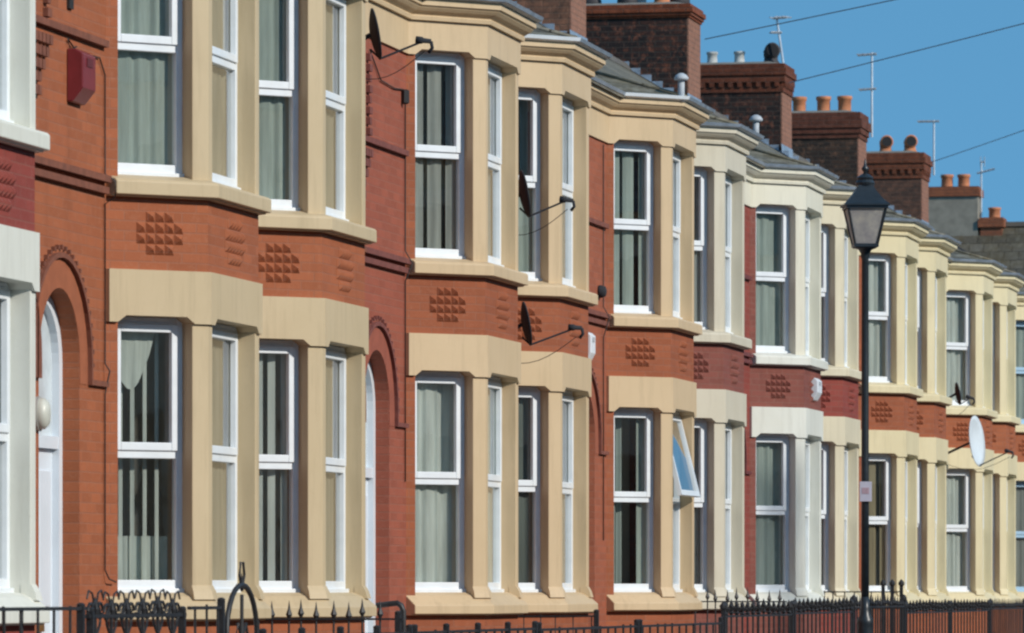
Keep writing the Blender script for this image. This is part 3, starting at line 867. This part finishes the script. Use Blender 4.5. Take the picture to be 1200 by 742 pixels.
def railing(label, a, b, ztop, sp, fin, r=.009, zb=.5, posts=(), gate=None, wall=True, group=None, name='iron_railing', rail=.02, postz=.1, xtra=None):
    """a, b: (x, y) ends"""
    a = Vector((*a,0)); b = Vector((*b,0)); d = b-a; L = d.length; ang = math.atan2(d.y, d.x)-math.pi/2
    t = thing(name, label, 'railing', a, ang, group)        # local y runs along the railing
    mb = MB(); mb.box((-.012,0,ztop-rail),(.012,L,ztop)); mb.build('top_rail', IRON, t)
    mb = MB(); mb.box((-.012,0,zb+.06),(.012,L,zb+.085)); mb.build('bottom_rail', IRON, t)
    n = int(L/sp)
    for k in range(n+1):
        y = (k+.5)*sp
        if y > L-.03: break
        if any(abs(y-q) < .05 for q in posts): continue
        if gate and gate[0] < y < gate[1]: continue
        o = bpy.data.objects.new('bar', bar_mesh(ztop-zb-.0, fin, r)); COL.objects.link(o); o.parent = t; o.location = (0,y+random.uniform(-.012,.012),zb+random.uniform(-.014,.012)); o.rotation_euler = (random.uniform(-.012,.012),0,0)
    for q in posts:
        mb = MB(); mb.box((-.02,q-.02,0),(.02,q+.02,ztop+postz))
        if postz >= .05: mb.lathe([(.02,0),(.036,.02),(.036,.045),(.018,.07),(.002,.085)], (0,q,ztop+postz), 8)
        else: mb.lathe([(.024,0),(.026,.012),(.012,.022)], (0,q,ztop+postz), 8)
        mb.build('post', IRON, t)
    if wall:
        mb = MB()
        mb.box((-.11,0,0),(.11,L,zb-.09)); mb.build('dwarf_wall', m_brick((.26,.075,.042)), t)
        mb = MB(); mb.box((-.14,0,zb-.088),(.14,L,zb)); bevel(mb.build('coping', m_stone((.45,.36,.24)), t), .01)
    return t

RG = 'black iron railings along the front gardens'
def ybase(idx): return Y0+idx*W
# nearest railings: plain, then scrolled panel and a hooped gate in front of the white-trimmed house
railing('plain thin black iron railing at the near end of the gardens', (XF,24.2), (XF,29.0), 1.415, .31, 'none', .008, posts=(.1,4.72), group=RG, postz=.0)
t = railing('scroll-topped black iron railing before the white-trimmed house', (XF,29.05), (XF,31.15), 1.37, .33, 'scroll', .011, posts=(.06,2.04), group=RG, postz=.02)
railing('short plain black railing between the scrolled panel and the hooped gate', (XF,31.25), (XF,32.05), 1.41, .27, 'none', .008, posts=(.76,), group=RG, postz=.03)
g = thing('iron_gate', 'black iron garden gate with a tall hooped arch top', 'gate', (XF,32.1,0))
mb = MB(); c = .42; rr = .38
mb.tube([(0,c-rr,.1),(0,c-rr,1.22)]+[(0,c-rr*math.cos(a),1.22+.32*math.sin(a)) for a in [math.pi*q/14 for q in range(1,14)]]+[(0,c+rr,1.22),(0,c+rr,.1)], .017, 8)
mb.build('gate_frame', IRON, g, True)
mb = MB()
mb.tube([(0,c,.15),(0,c,1.48)], .012, 6)
mb.lathe([(.008,0),(.02,.03),(.008,.06),(.002,.11)], (0,c,1.5), 6)
for s in (-1,1):
    mb.tube([(0,c,1.0),(0,c+s*.10,1.12),(0,c+s*.15,1.22),(0,c+s*.10,1.30),(0,c+s*.04,1.24)], .010, 6)
    mb.tube([(0,c+s*.15,.15),(0,c+s*.15,1.0)], .009, 6)
    mb.tube([(0,c+s*.02,1.52),(0,c+s*.06,1.60),(0,c+s*.03,1.68)], .009, 5)
mb.box((-.012,c-rr,1.0),(.012,c+rr,1.03)); mb.box((-.012,c-rr,.2),(.012,c+rr,.23))
mb.build('scrollwork', IRON, g)
# front railings house by house
names = {0:'red alarm box house',1:'house with the white vertical blinds',2:'house with grey upstairs curtains',3:'house with two dark dishes',4:'house with the open sash',
         5:'grey-cream trimmed house',6:'bright white-trimmed house',7:'cream-white trimmed dark red house',8:'yellow-trimmed house behind the lamp',9:'yellow house just past the lamp',10:'white dish house',11:'house after the white dish house'}
cfg = {0:(1.215,.30,'none'),1:(1.215,.30,'none'),2:(1.205,.36,'none'),3:(1.205,.38,'none'),4:(1.27,.34,'fleur'),5:(1.28,.30,'fleur'),
       6:(1.33,.22,'spear'),7:(1.25,.32,'fleur'),8:(1.25,.34,'fleur'),9:(1.27,.24,'spear'),10:(1.24,.40,'none'),11:(1.25,.16,'spear')}
adj = {'none':'plain low','fleur':'fleur-topped','spear':'dense spear-topped'}
for i in range(12):
    z, s, f = cfg[i]
    y0, y1 = ybase(i)+.03, ybase(i+1)-.03
    if i == 0: y0 = 33.0
    ps = [.05, (y1-y0)-.05]
    if f == 'none' and i < 2: ps += [ (y1-y0)*q for q in (.25,.5,.75)]
    door = (y0+.1-y0, 1.05) if i % 2 == 0 else ((y1-y0)-1.05, (y1-y0)-.1)
    t = railing('%s black iron railing before the %s' % (adj[f], names[i]), (XF,y0), (XF,y1), z, s, f, .010, posts=ps, group=RG, postz=(.03 if f == 'none' else .05))
# dividing railings between front gardens
DG = 'black iron railings dividing the front gardens'
def divider(y, label, z, s, f, x1=XF, x0=XW+.03, posts=(), r=.008, postz=.03):
    return railing(label, (x0,y), (x1-.06,y), z, s, f, r, posts=posts, group=DG, wall=False, zb=.35, name='side_railing', rail=.014, postz=postz)
divider(28.28, 'thin plain side railing near the left end of the row', 1.41, .10, 'none')
divider(37.37, 'spear-topped side railing between the two nearest beige bays', 1.31, .11, 'spear', posts=(1.30,))
divider(37.37+PER, 'thin wire side railing between the curtained bay and the two dark dishes', 1.29, .15, 'none', x1=-8.62, r=.005, posts=(1.03,))
divider(37.37+2*PER, 'dense spear-topped side railing beside the grey-cream bay', 1.40, .11, 'spear')
divider(37.37+3*PER, 'tall side railing with ball-topped posts behind the street lamp', 1.50, .12, 'none', posts=(1.14,1.25,1.36), postz=.06)
# curving handrail by the steps
mb = MB(); xh = -9.50
mb.tube([(XW+.01,42.45,1.385),(xh-.10,42.45,1.40),(xh-.05,42.45,1.405),(xh-.015,42.45,1.385),(xh,42.45,1.34),(xh,42.45,.0)], .024, 8)
tag(mb.build('handrail', IRON, None, True), 'black curved iron handrail beside the door steps', 'handrail')

# ------------------------------------------------------------------ street lamp
lx, ly = -6.6, 48.6
t = thing('street_lamp', 'black heritage street lamp with four-sided lantern on a slender post', 'street lamp', (lx,ly,0), R(14))
mb = MB(); mb.lathe([(.11,0),(.11,.08),(.085,.10),(.08,.85),(.09,.88),(.09,.93),(.074,.97),(.072,1.20),(.078,1.22),(.07,1.25),(.05,1.29),(.042,1.34),(.038,1.45)], (0,0,0), 20); mb.build('base', LAMPIRON, t, True)
mb = MB(); mb.lathe([(.036,1.44),(.034,2.6),(.033,3.6),(.031,4.5),(.04,4.52),(.04,4.55),(.06,4.585),(.10,4.60),(.115,4.615)], (0,0,0), 18); mb.build('post', LAMPIRON, t, True)
zb_, zt_ = 4.62, 4.965; wb, wt = .098, .172
fr_ = MB()
for sx in (-1,1):
    for sy in (-1,1): fr_.tube([(sx*wb,sy*wb,zb_),(sx*wt,sy*wt,zt_)], .013, 6)
def rim(z, w, h, o): 
    for s in (-1,1):
        fr_.box((s*w-o,-w-o,z),(s*w+o,w+o,z+h)); fr_.box((-w+o+.001,s*w-o,z+.001),(w-o-.001,s*w+o,z+h-.001))
rim(zb_-.012, wb, .03, .014); rim(zt_-.015, wt, .03, .016)
fr_.box((-wb,-wb,zb_-.02),(wb,wb,zb_-.004))
ln = fr_.build('lantern_frame', LAMPIRON, t)
tg = NT('lantern_glass')
tr = tg.n('ShaderNodeBsdfTransparent'); tr.inputs[0].default_value = (.75,.75,.72,1)
df = tg.n('ShaderNodeBsdfDiffuse'); nn = tg.ramp(tg.noise(9,4,.6), .35, .7, (.55,.52,.53), (.92,.86,.74)); tg.l(nn, df.inputs[0])
tl_ = tg.n('ShaderNodeBsdfTranslucent'); tg.l(nn, tl_.inputs[0])
gl_ = tg.n('ShaderNodeBsdfGlossy'); gl_.inputs['Roughness'].default_value = .1
m1 = tg.n('ShaderNodeMixShader'); m1.inputs[0].default_value = .5; tg.l(df.outputs[0], m1.inputs[1]); tg.l(tl_.outputs[0], m1.inputs[2])
m2 = tg.n('ShaderNodeMixShader'); m2.inputs[0].default_value = .85; tg.l(tr.outputs[0], m2.inputs[1]); tg.l(m1.outputs[0], m2.inputs[2])
m3 = tg.n('ShaderNodeMixShader'); m3.inputs[0].default_value = .08; tg.l(m2.outputs[0], m3.inputs[1]); tg.l(gl_.outputs[0], m3.inputs[2])
tg.l(m3.outputs[0], tg.out.inputs[0])
for k in range(4):
    M = Matrix.Rotation(k*math.pi/2,3,'Z'); pn = MB()
    pn.add([M@Vector(p) for p in ((wb,-wb,zb_),(wb,wb,zb_),(wt,wt,zt_),(wt,-wt,zt_))], [(0,1,2,3)]); pn.build('pane', tg.m, ln)
mb = MB(); mb.lathe([(.03,4.74),(.05,4.78),(.05,4.92),(.02,4.96)], (0,0,0), 12); mb.build('lamp_bulb', m_plain('bulb_white', (.7,.7,.65), .4, 0, .05, 5), ln, True)
def sq(w, z): return [(-w,-w,z),(w,-w,z),(w,w,z),(-w,w,z)]
mb = MB(); mb.loft([sq(.205,4.975),sq(.205,4.99),sq(.165,5.02),sq(.125,5.07),sq(.09,5.12),sq(.072,5.155),sq(.07,5.165)])
mb.lathe([(.082,5.165),(.088,5.19),(.07,5.215),(.078,5.235),(.06,5.25),(.03,5.27)], (0,0,0), 16)
mb.build('lantern_roof', LAMPIRON, t)
mb = MB(); mb.lathe([(.02,5.265),(.016,5.29),(.03,5.305),(.032,5.325),(.014,5.345),(.008,5.39),(.001,5.41)], (0,0,0), 12); mb.build('finial', LAMPIRON, t, True)
# notice fixed to the post
t = thing('notice_plate', 'small pale notice plate strapped to the lamp post', 'notice', (lx,ly,2.4), R(14))
mb = MB(); mb.box((-.055,-.052,-.09),(.055,-.044,.09)); bevel(mb.build('plate', m_plain('notice_white', (.48,.46,.54), .4, 0, .06, 9), t), .003)
mb = MB(); mb.box((-.035,-.055,-.02),(.03,-.0525,.035)); mb.build('printed_panel', m_plain('notice_red', (.38,.26,.30), .5, 0, .2, 40), t)
mb = MB(); mb.lathe([(.044,.05),(.044,.07)], (0,0,0), 12); mb.lathe([(.044,-.07),(.044,-.05)], (0,0,0), 12); mb.build('strap', LAMPIRON, t)

# ------------------------------------------------------------------ satellite dishes
def dish(label, c, wallpt, rad, mat, az, el, arm=.42, ratio=1.12, group='satellite dishes on the house fronts'):
    """c: centre; az: facing, degrees from +X towards +Y"""
    t = thing('satellite_dish', label, 'satellite dish', c, 0, group)
    M = (Matrix.Rotation(R(az),3,'Z') @ Matrix.Rotation(R(-el),3,'Y'))     # local +x faces the sky
    mb = MB(); rings = []
    for q in range(7):
        r = rad*q/6 if q else .004; x = .22*(r*r)/rad
        rings.append([M@Vector((x, r*math.cos(2*math.pi*k/24), ratio*r*math.sin(2*math.pi*k/24))) for k in range(24)])
    back = [[p-M@Vector((.010,0,0)) for p in rg] for rg in reversed(rings)]
    mb.loft(rings+back); mb.build('reflector', mat, t, True)
    low = M@Vector((.18*rad,0,-ratio*rad*.96)); tip = M@Vector((arm,0,-ratio*rad*.55))
    mb = MB(); mb.tube([M@Vector((-.03,0,-ratio*rad*.55)), low, tip], .009, 6); mb.build('arm', DISH_DARK, t)
    dirn = (M@Vector((.0,0,0))-tip).normalized()
    mb = MB(); mb.tube([tip-dirn*.05, tip+dirn*.01, tip+dirn*.02, tip+dirn*.07], [.018,.020,.028,.028], 10); mb.tube([tip-dirn*.05, tip+Vector((0,0,-.05))-dirn*.06, tip+Vector((0,0,-.09))-dirn*.03], .014, 6)
    mb.build('receiver', DISH_DARK, t, True)
    w = Vector(wallpt)-Vector(c)
    mb = MB(); mb.tube([M@Vector((-.01,0,0)), M@Vector((-.07,0,-.02)), w*.75+Vector((0,0,-.06)), w], .018, 6); mb.lathe([(.06,0),(.06,.012)], w, 8, R(45), Matrix.Rotation(R(90),3,'Y')); mb.build('bracket', DISH_DARK, t)
    mb = MB()
    p0, p1 = tip+Vector((0,0,-.08)), w+Vector((.01,0,-.12))
    mb.tube([p0.lerp(p1, q/10)+Vector((0,0,-.16*math.sin(math.pi*q/10))) for q in range(11)], .0035, 5); mb.build('cable', CABLE, t)
    return t
def at(x, d, y=None, Yw=None): pass
dish('dark satellite dish high in the recess beside the upstairs grey curtains', (-9.38,40.80,5.80), (XW,40.9,5.70), .18, DISH_DARK, 20, 10, .40)
dish('upper of two stacked dark dishes between paired beige bays', (-9.36,46.55,4.98), (XW,46.6,4.85), .19, DISH_DARK, 20, 10, .40)
dish('lower of two stacked dark dishes between paired beige bays', (-9.34,46.55,3.84), (XW,46.6,3.72), .175, DISH_DARK, 20, 10, .46)
dish('small dark dish low against an upstairs window of the white dish house', (-9.42,79.3,4.40), (XW,79.4,4.3), .15, DISH_DARK, 18, 10, .2)
dish('large pale oval satellite dish on a long bracket', (-9.20,79.45,3.70), (XW,79.6,3.55), .36, DISH_WHITE, -11, 6, .55, 1.05)

# ------------------------------------------------------------------ boxes, lights and wires on the fronts
def alarm(label, x, y, z, w, h, d, mat, group=None, nrm=0, name='alarm_box'):
    t = thing(name, label, 'alarm box', (x,y,z), nrm, group)
    mb = MB()
    pr = [(0,h/2),(d*.55,h/2),(d,h/2-.03),(d,-h/2+.09),(d*.35,-h/2),(0,-h/2)]
    mb.loft([[(a,yy,b) for a,b in pr] for yy in (-w/2,w/2)]); bevel(mb.build('casing', mat, t), .008)
    mb = MB(); mb.box((d-.001,-w*.22,h*.18),(d+.006,w*.22,h*.34)); mb.build('badge', m_plain('badge', tuple(Vector(mat.node_tree.nodes['Mix'].inputs[6].default_value[:3])*.55), .4, 0, .1, 9), t)
    return t
AG = 'alarm boxes on the house fronts'
alarm('red bell-shaped alarm box between two house doors upstairs', XW, 33.72, 4.82, .30, .34, .11, REDBOX, AG)
alarm('white alarm box low in the recess left of the open-sash house', XW, 51.55, 3.86, .24, .29, .08, WHITEBOX, AG)
alarm('white alarm box on the maroon panel of the white-trimmed house', XW+BD, Y0+3*PER+B0+BD+.75, 3.87, .36, .26, .08, WHITEBOX, AG)
t = thing('bulkhead_lamp', 'pale oval bulkhead light beside the white front door', 'wall light', (XW,32.9,2.62))
mb = MB(); rings = []
for x_, s_ in ((0,.9),(.025,1),(.05,.98),(.075,.75),(.085,.3)): rings.append([(x_, .075*s_*math.cos(2*math.pi*k/18), .10*s_*math.sin(2*math.pi*k/18)) for k in range(18)])
mb.loft(rings); mb.build('diffuser', m_plain('lamp_diffuser', (.55,.55,.48), .4, 0, .1, 9), t, True)
mb = MB(); mb.loft([[(x_, .088*math.cos(2*math.pi*k/18), .112*math.sin(2*math.pi*k/18)) for k in range(18)] for x_ in (0,.022)]); mb.build('rim', m_plain('lamp_rim', (.35,.34,.32), .5, 0, .1, 9), t)
mb = MB(); mb.lathe([(.06,0),(.065,.02),(.05,.07),(.02,.08)], (0,0,0), 12, 0, Matrix.Rotation(R(90),3,'Y'))
tag(mb.build('air_vent', DISH_DARK, None, True, (XW,52.25,4.44)), 'small dark round vent cover on brick beside a beige sill', 'vent')
t = thing('wall_bracket', 'dark iron bracket with cable high on the orange wall', 'bracket', (XW,33.62,5.30))
mb = MB(); mb.box((0,-.05,-.05),(.02,.05,.14)); mb.tube([(.01,0,.12),(.10,0,.14),(.16,0,.10),(.17,0,.2),(.15,0,.3)], .016, 6); mb.lathe([(.012,0),(.04,.02),(.05,.06),(.03,.10)], (.10,0,.12), 10); mb.build('hook', CABLE, t)
mb = MB(); mb.lathe([(.02,0),(.035,.01),(.035,.11),(.02,.12)], (.03,0,0), 8); tag(mb.build('junction_box', CABLE, None, False, (XW,43.42,5.50)), 'small dark junction box beside the upstairs curtained window', 'junction box')
def wire(label, pts, r=.0055):
    mb = MB(); mb.tube(pts, r, 5); return tag(mb.build('wall_cable', CABLE, None, True), label, 'cable', 'cables clipped to the house fronts')
xw = XW+.014
wire('thin dark cable dropping down the orange wall under the alarm box', [(xw,33.75,5.02),(xw,33.6,4.98),(xw,33.55,5.05),(xw,33.75,4.99),(xw,34.3,5.0),(xw,34.43,4.9),(xw,34.43,4.25),(xw+.07,34.43,4.2),(xw+.07,34.43,4.1),(xw,34.43,4.05),(xw,34.43,3.0),(xw+.03,34.44,2.95),(xw,34.43,2.8),(xw,34.43,1.64),(xw+.02,34.46,1.58),(xw+.05,34.52,1.56)])
wire('thin dark cable looping down beside the curtained upper bay', [(xw,42.2,5.83),(xw,42.6,5.62),(xw,43.1,5.60),(xw,43.42,5.62),(xw,43.5,5.5),(xw,43.5,4.3),(xw+.06,43.5,4.2),(xw,43.5,4.05),(xw,43.5,2.4)], .006)
wire('thin dark cable down the brick between dish house and open-sash house', [(xw,52.45,5.9),(xw,52.45,4.3),(xw+.06,52.45,4.2),(xw,52.45,4.0),(xw,52.45,2.0)], .006)

# ------------------------------------------------------------------ aerials
def aerial(label, base, h, arrays, lean=(0,0), cols=None):
    t = thing('tv_aerial', label, 'aerial', base, 0, 'television aerials on the chimneys')
    top = Vector((lean[0], lean[1], h))
    mb = MB(); mb.tube([(0,0,0), top], .02, 8); mb.build('mast', ALU, t)
    for (f, ln_, ne, el, vert) in arrays:
        c_ = top*f
        boom = Vector((-.55,-.20*0+.83*0, el)).normalized() if False else Vector((math.cos(vert[0])*1, math.sin(vert[0]), el)).normalized()
        mb = MB(); mb.tube([c_-boom*ln_*.75, c_+boom*ln_*.25], .022, 6)
        side = boom.cross(Vector((0,0,1))).normalized() if not vert[1] else Vector((0,0,1))
        for q in range(ne):
            p = c_-boom*ln_*(.73-.9*q/max(1,ne-1)); w_ = vert[2]
            mb.tube([p-side*w_, p+side*w_], .013, 5)
        mb.build('antenna', ALU, t)
    return t
YC = lambda k: Y0+k*PER
TOP = 10.05
aerial('leaning aerial on the sooty chimney with grey pots', (XW-3.42,YC(6)-.2,TOP-.15), .95, [(.97,.28,4,0,(R(150),False,.12)),(.72,.18,2,0,(R(20),False,.08))], (-.14,0))
aerial('tall aerial with two arrays on the chimney with three terracotta pots', (XW-3.42+.16,YC(7)+.1,TOP-.4), 1.52, [(.98,.34,4,.05,(R(0),False,.16)),(.57,.30,4,.05,(R(0),False,.14))])
aerial('aerial with one array on the chimney with hooded cowls', (XW-3.42+.16,YC(8)+.1,TOP-.4), 1.08, [(.98,.42,5,.0,(R(0),False,.12))])

# ------------------------------------------------------------------ building across the end of the street
EBY = 124.0
t = thing('end_building', 'brown tiled roof of the building across the far end of the row', 'building', (-16,EBY,0))
rz = 1.5+8.42
tile = m_slate((.10,.088,.07), .33, .34)
mb = MB(); 
mb.add([(-9,-5,rz-4.0),(15,-5,rz-4.0),(15,0,rz),(-9,0,rz),(-9,5,rz-4.0),(15,5,rz-4.0)], [(0,1,2,3),(3,2,5,4)])
mb.add([(-9,-5,rz-4.12),(15,-5,rz-4.12),(15,0,rz-.12),(-9,0,rz-.12),(-9,5,rz-4.12),(15,5,rz-4.12)], [(3,2,1,0),(4,5,2,3)])
mb.build('roof', tile, t)
mb = MB(); mb.box((-8.8,-4.8,0),(14.8,4.8,rz-4.0)); mb.add([(-8.8,-4.8,rz-4),(-8.8,4.8,rz-4),(-8.8,0,rz-.15)],[(0,1,2)]); mb.add([(14.8,-4.8,rz-4),(14.8,4.8,rz-4),(14.8,0,rz-.15)],[(0,2,1)]); mb.build('wall', m_brick((.26,.10,.065)), t)
mb = MB(); mb.loft([[(xx,-.14,rz-.06),(xx,-.06,rz+.05),(xx,.06,rz+.05),(xx,.14,rz-.06)] for xx in (-9,15)]); mb.build('ridge_tile', m_plain('brown_ridge', (.09,.075,.06), .85, 0, .2, 4), t)
rend = m_plain('grey_render', (.24,.22,.18), .95, 0, .18, 5)
def estack(x, w, h, mat, potx, ph=.30):
    mb = MB(); mb.box((x-w/2,-.35,rz-.6),(x+w/2,.35,rz+h)); ch = mb.build('chimney', mat, t)
    mb = MB(); mb.box((x-w/2-.05,-.40,rz+h-.19),(x+w/2+.05,.40,rz+h-.02)); mb.box((x-w/2-.02,-.37,rz+h-.02),(x+w/2+.02,.37,rz+h+.035)); mb.build('corbel', m_soot((.38,.13,.06),(.2,.07,.04),-.3), ch)
    for p in potx:
        mb = MB(); mb.lathe([(.14,0),(.135,.05),(.13,ph*.75),(.15,ph*.8),(.15,ph),(.12,ph+.005),(.1,ph*.5)], (p,0,rz+h+.03), 16); mb.build('pot', TERRA, ch, True)
def xlocal(px): # local x on the end building for an image column (placing once, in metres)
    th = R(11.535-.072); Z = EBY*math.cos(th)+14.2*math.sin(th)
    X = (px-600)/6348*Z
    return X*math.cos(th)-EBY*math.sin(th)*0 - 0 - (Z*math.sin(th)) + 16
estack(xlocal(1118), 1.15, .82, rend, (xlocal(1109),xlocal(1129)))
estack(xlocal(1164), .50, .10, m_soot(OR, BRN, 0), (xlocal(1166),), .25)
aerial('aerial on the far grey rendered chimney', (-16+xlocal(1150), EBY, rz+.2), 1.25, [(.80,.42,5,-.25,(R(185),False,.10)),(.99,.1,2,0,(R(180),True,.12))])

# ------------------------------------------------------------------ the row across the street (seen only in the window glass)
OX = 4.9
t = thing('opposite_terrace', 'brick terrace across the street, mirrored in the window glass', 'building', (OX,0,0))
mb = MB(); mb.box((0,-40,0),(8,112,6.3)); mb.build('wall', m_stone((.62,.57,.48)), t)
mb = MB(); mb.loft([[(-.3,y,6.3),(4,y,9.0),(8.3,y,6.3)] for y in (-40,112)]); mb.build('roof', m_slate((.13,.125,.115), .30, .20), t)
mb = MB(); mb.box((-.12,-40,5.9),(-.001,112,6.28)); mb.build('frieze', m_stone((.6,.5,.34)), t)
bm_ = MB(); pl_ = [(-.0,0),(-.55,.55),(-.55,1.93),(0,2.48)]
bm_.prism(list(reversed(pl_)), 0, 5.88); bay0 = bm_.build('bay', m_stone((.66,.60,.48)), t)
pm_ = MB()
for z0, z1 in ((1.4,3.2),(4.3,5.7)):
    pm_.box((-.56,.72,z0),(-.551,1.76,z1))
    for a, b in (((-.12,.10),(-.45,.43)),((-.45,2.05),(-.12,2.38))):
        n_ = Vector((-.707, -.707 if a[1] < 1 else .707))*.006
        pm_.add([(a[0]+n_.x,a[1]+n_.y,z0),(b[0]+n_.x,b[1]+n_.y,z0),(b[0]+n_.x,b[1]+n_.y,z1),(a[0]+n_.x,a[1]+n_.y,z1)],[(0,1,2,3)])
pn0 = pm_.build('window', m_plain('dark_glass', (.05,.06,.07), .1, 0, .2, 3), bay0)
for q in range(32):
    y_ = -38+q*PER/2+(.6 if q % 2 else -.6)
    if q == 0: bay0.location.y = y_; continue
    c1_ = bay0.copy(); COL.objects.link(c1_); c1_.parent = t; c1_.location = (0,y_,0)
    c2_ = pn0.copy(); COL.objects.link(c2_); c2_.parent = c1_

# ------------------------------------------------------------------ overhead telephone wires and their pole
pole = Vector((-1.9,57.5,9.6))
t = thing('telegraph_pole', 'brown wooden telegraph pole carrying the overhead wires', 'pole', (pole.x,pole.y,0))
pole.x = 2.2; t.location.x = 2.2
mb = MB(); mb.lathe([(.15,-.1),(.14,1),(.10,9.9),(.02,9.95)], (0,0,0), 14); mb.build('post', m_plain('creosoted_wood', (.10,.065,.04), .85, 0, .3, 9), t, True)
mb = MB(); mb.box((-.5,-.05,9.4),(.5,.05,9.5)); mb.build('crossarm', m_plain('creosoted_wood', (.10,.065,.04), .85, 0, .3, 9), t)
WIRES = []
def pix(px, py, Y):
    """world point seen at pixel, on the plane at street distance Y"""
    th = R(11.535-.072); dx, dz = (px-600)/6348, (693-py)/6348
    dirv = Vector((-math.sin(th)+dx*math.cos(th), math.cos(th)+dx*math.sin(th), dz))
    return Vector((0,0,1.5))+dirv*(Y/dirv.y)
def overhead(label, a, b, sag, r=.008):
    mb = MB(); n = 24
    mb.tube([a.lerp(b,q/n)+Vector((0,0,-sag*4*(q/n)*(1-q/n))) for q in range(n+1)], r, 5)
    return tag(mb.build('overhead_wire', m_plain('wire_grey', (.17,.20,.24), .5, 0, .1, 5), None, True), label, 'wire', 'overhead telephone wires')
overhead('uppermost of the overhead wires, leaving the top of the photo near the sooty chimney', pix(826,46,74), Vector((2.1,57.5,9.75)), .05)
overhead('overhead wire running up from the chimney with three terracotta pots', pix(925,97,80), Vector((2.0,57.5,9.55)), .05)
overhead('lowest overhead wire, leaving the photo at its right edge', pix(1092,190,104), Vector((2.2,57.5,9.45)), .10)

# ------------------------------------------------------------------ camera
cam = bpy.data.cameras.new('Camera'); co = bpy.data.objects.new('Camera', cam); COL.objects.link(co)
co.location = (0,0,1.5); co.rotation_euler = (R(90), 0, R(11.535-.072))
cam.sensor_width = 36; cam.lens = 36*6348/1200; cam.shift_y = (693-371)/1200
cam.clip_end = 9000; cam.clip_start = .5
cam.dof.use_dof = True; cam.dof.focus_distance = 46; cam.dof.aperture_fstop = 8
sc.camera = co

# ------------------------------------------------------------------ light
EL, AZ = 29, 22            # sun height; degrees from the facade normal towards the viewer
sd = Vector((math.cos(R(EL))*math.cos(R(AZ)), -math.cos(R(EL))*math.sin(R(AZ)), math.sin(R(EL))))
sun = bpy.data.lights.new('Sun', 'SUN'); so = bpy.data.objects.new('Sun', sun); COL.objects.link(so)
sun.energy = 3.1; sun.angle = R(2.0); sun.color = (1,.94,.85)
so.rotation_euler = sd.to_track_quat('Z','Y').to_euler(); so.location = (20,0,30)
w = bpy.data.worlds.new('World'); sc.world = w; w.use_nodes = True
nt = w.node_tree; nt.nodes.clear()
out = nt.nodes.new('ShaderNodeOutputWorld'); bg = nt.nodes.new('ShaderNodeBackground'); sky = nt.nodes.new('ShaderNodeTexSky')
sky.sky_type = 'NISHITA'; sky.sun_disc = False; sky.sun_elevation = R(EL); sky.sun_rotation = R(90+AZ)
sky.air_density = 1.0; sky.dust_density = .3; sky.ozone_density = 1.0; sky.altitude = 200
tc = nt.nodes.new('ShaderNodeTexCoord'); mp = nt.nodes.new('ShaderNodeMapping'); mp.vector_type = 'POINT'
mp.inputs['Location'].default_value = (0,0,.45); nt.links.new(tc.outputs['Generated'], mp.inputs['Vector'])
nm = nt.nodes.new('ShaderNodeVectorMath'); nm.operation = 'NORMALIZE'; nt.links.new(mp.outputs[0], nm.inputs[0]); nt.links.new(nm.outputs[0], sky.inputs[0])
bg.inputs['Strength'].default_value = .15
tint = nt.nodes.new('ShaderNodeMix'); tint.data_type = 'RGBA'; tint.blend_type = 'MULTIPLY'; tint.inputs[0].default_value = 1
tint.inputs[7].default_value = (.59,1.07,1.11,1)
nt.links.new(sky.outputs[0], tint.inputs[6]); nt.links.new(tint.outputs[2], bg.inputs[0]); nt.links.new(bg.outputs[0], out.inputs[0])
sc.view_settings.view_transform = 'Standard'; sc.view_settings.look = 'None'; sc.view_settings.gamma = 1; sc.view_settings.use_curve_mapping = False
sc.view_settings.exposure = .27
sc.cycles.filter_width = 2.3
sc.cycles.max_bounces = 8; sc.cycles.transparent_max_bounces = 12
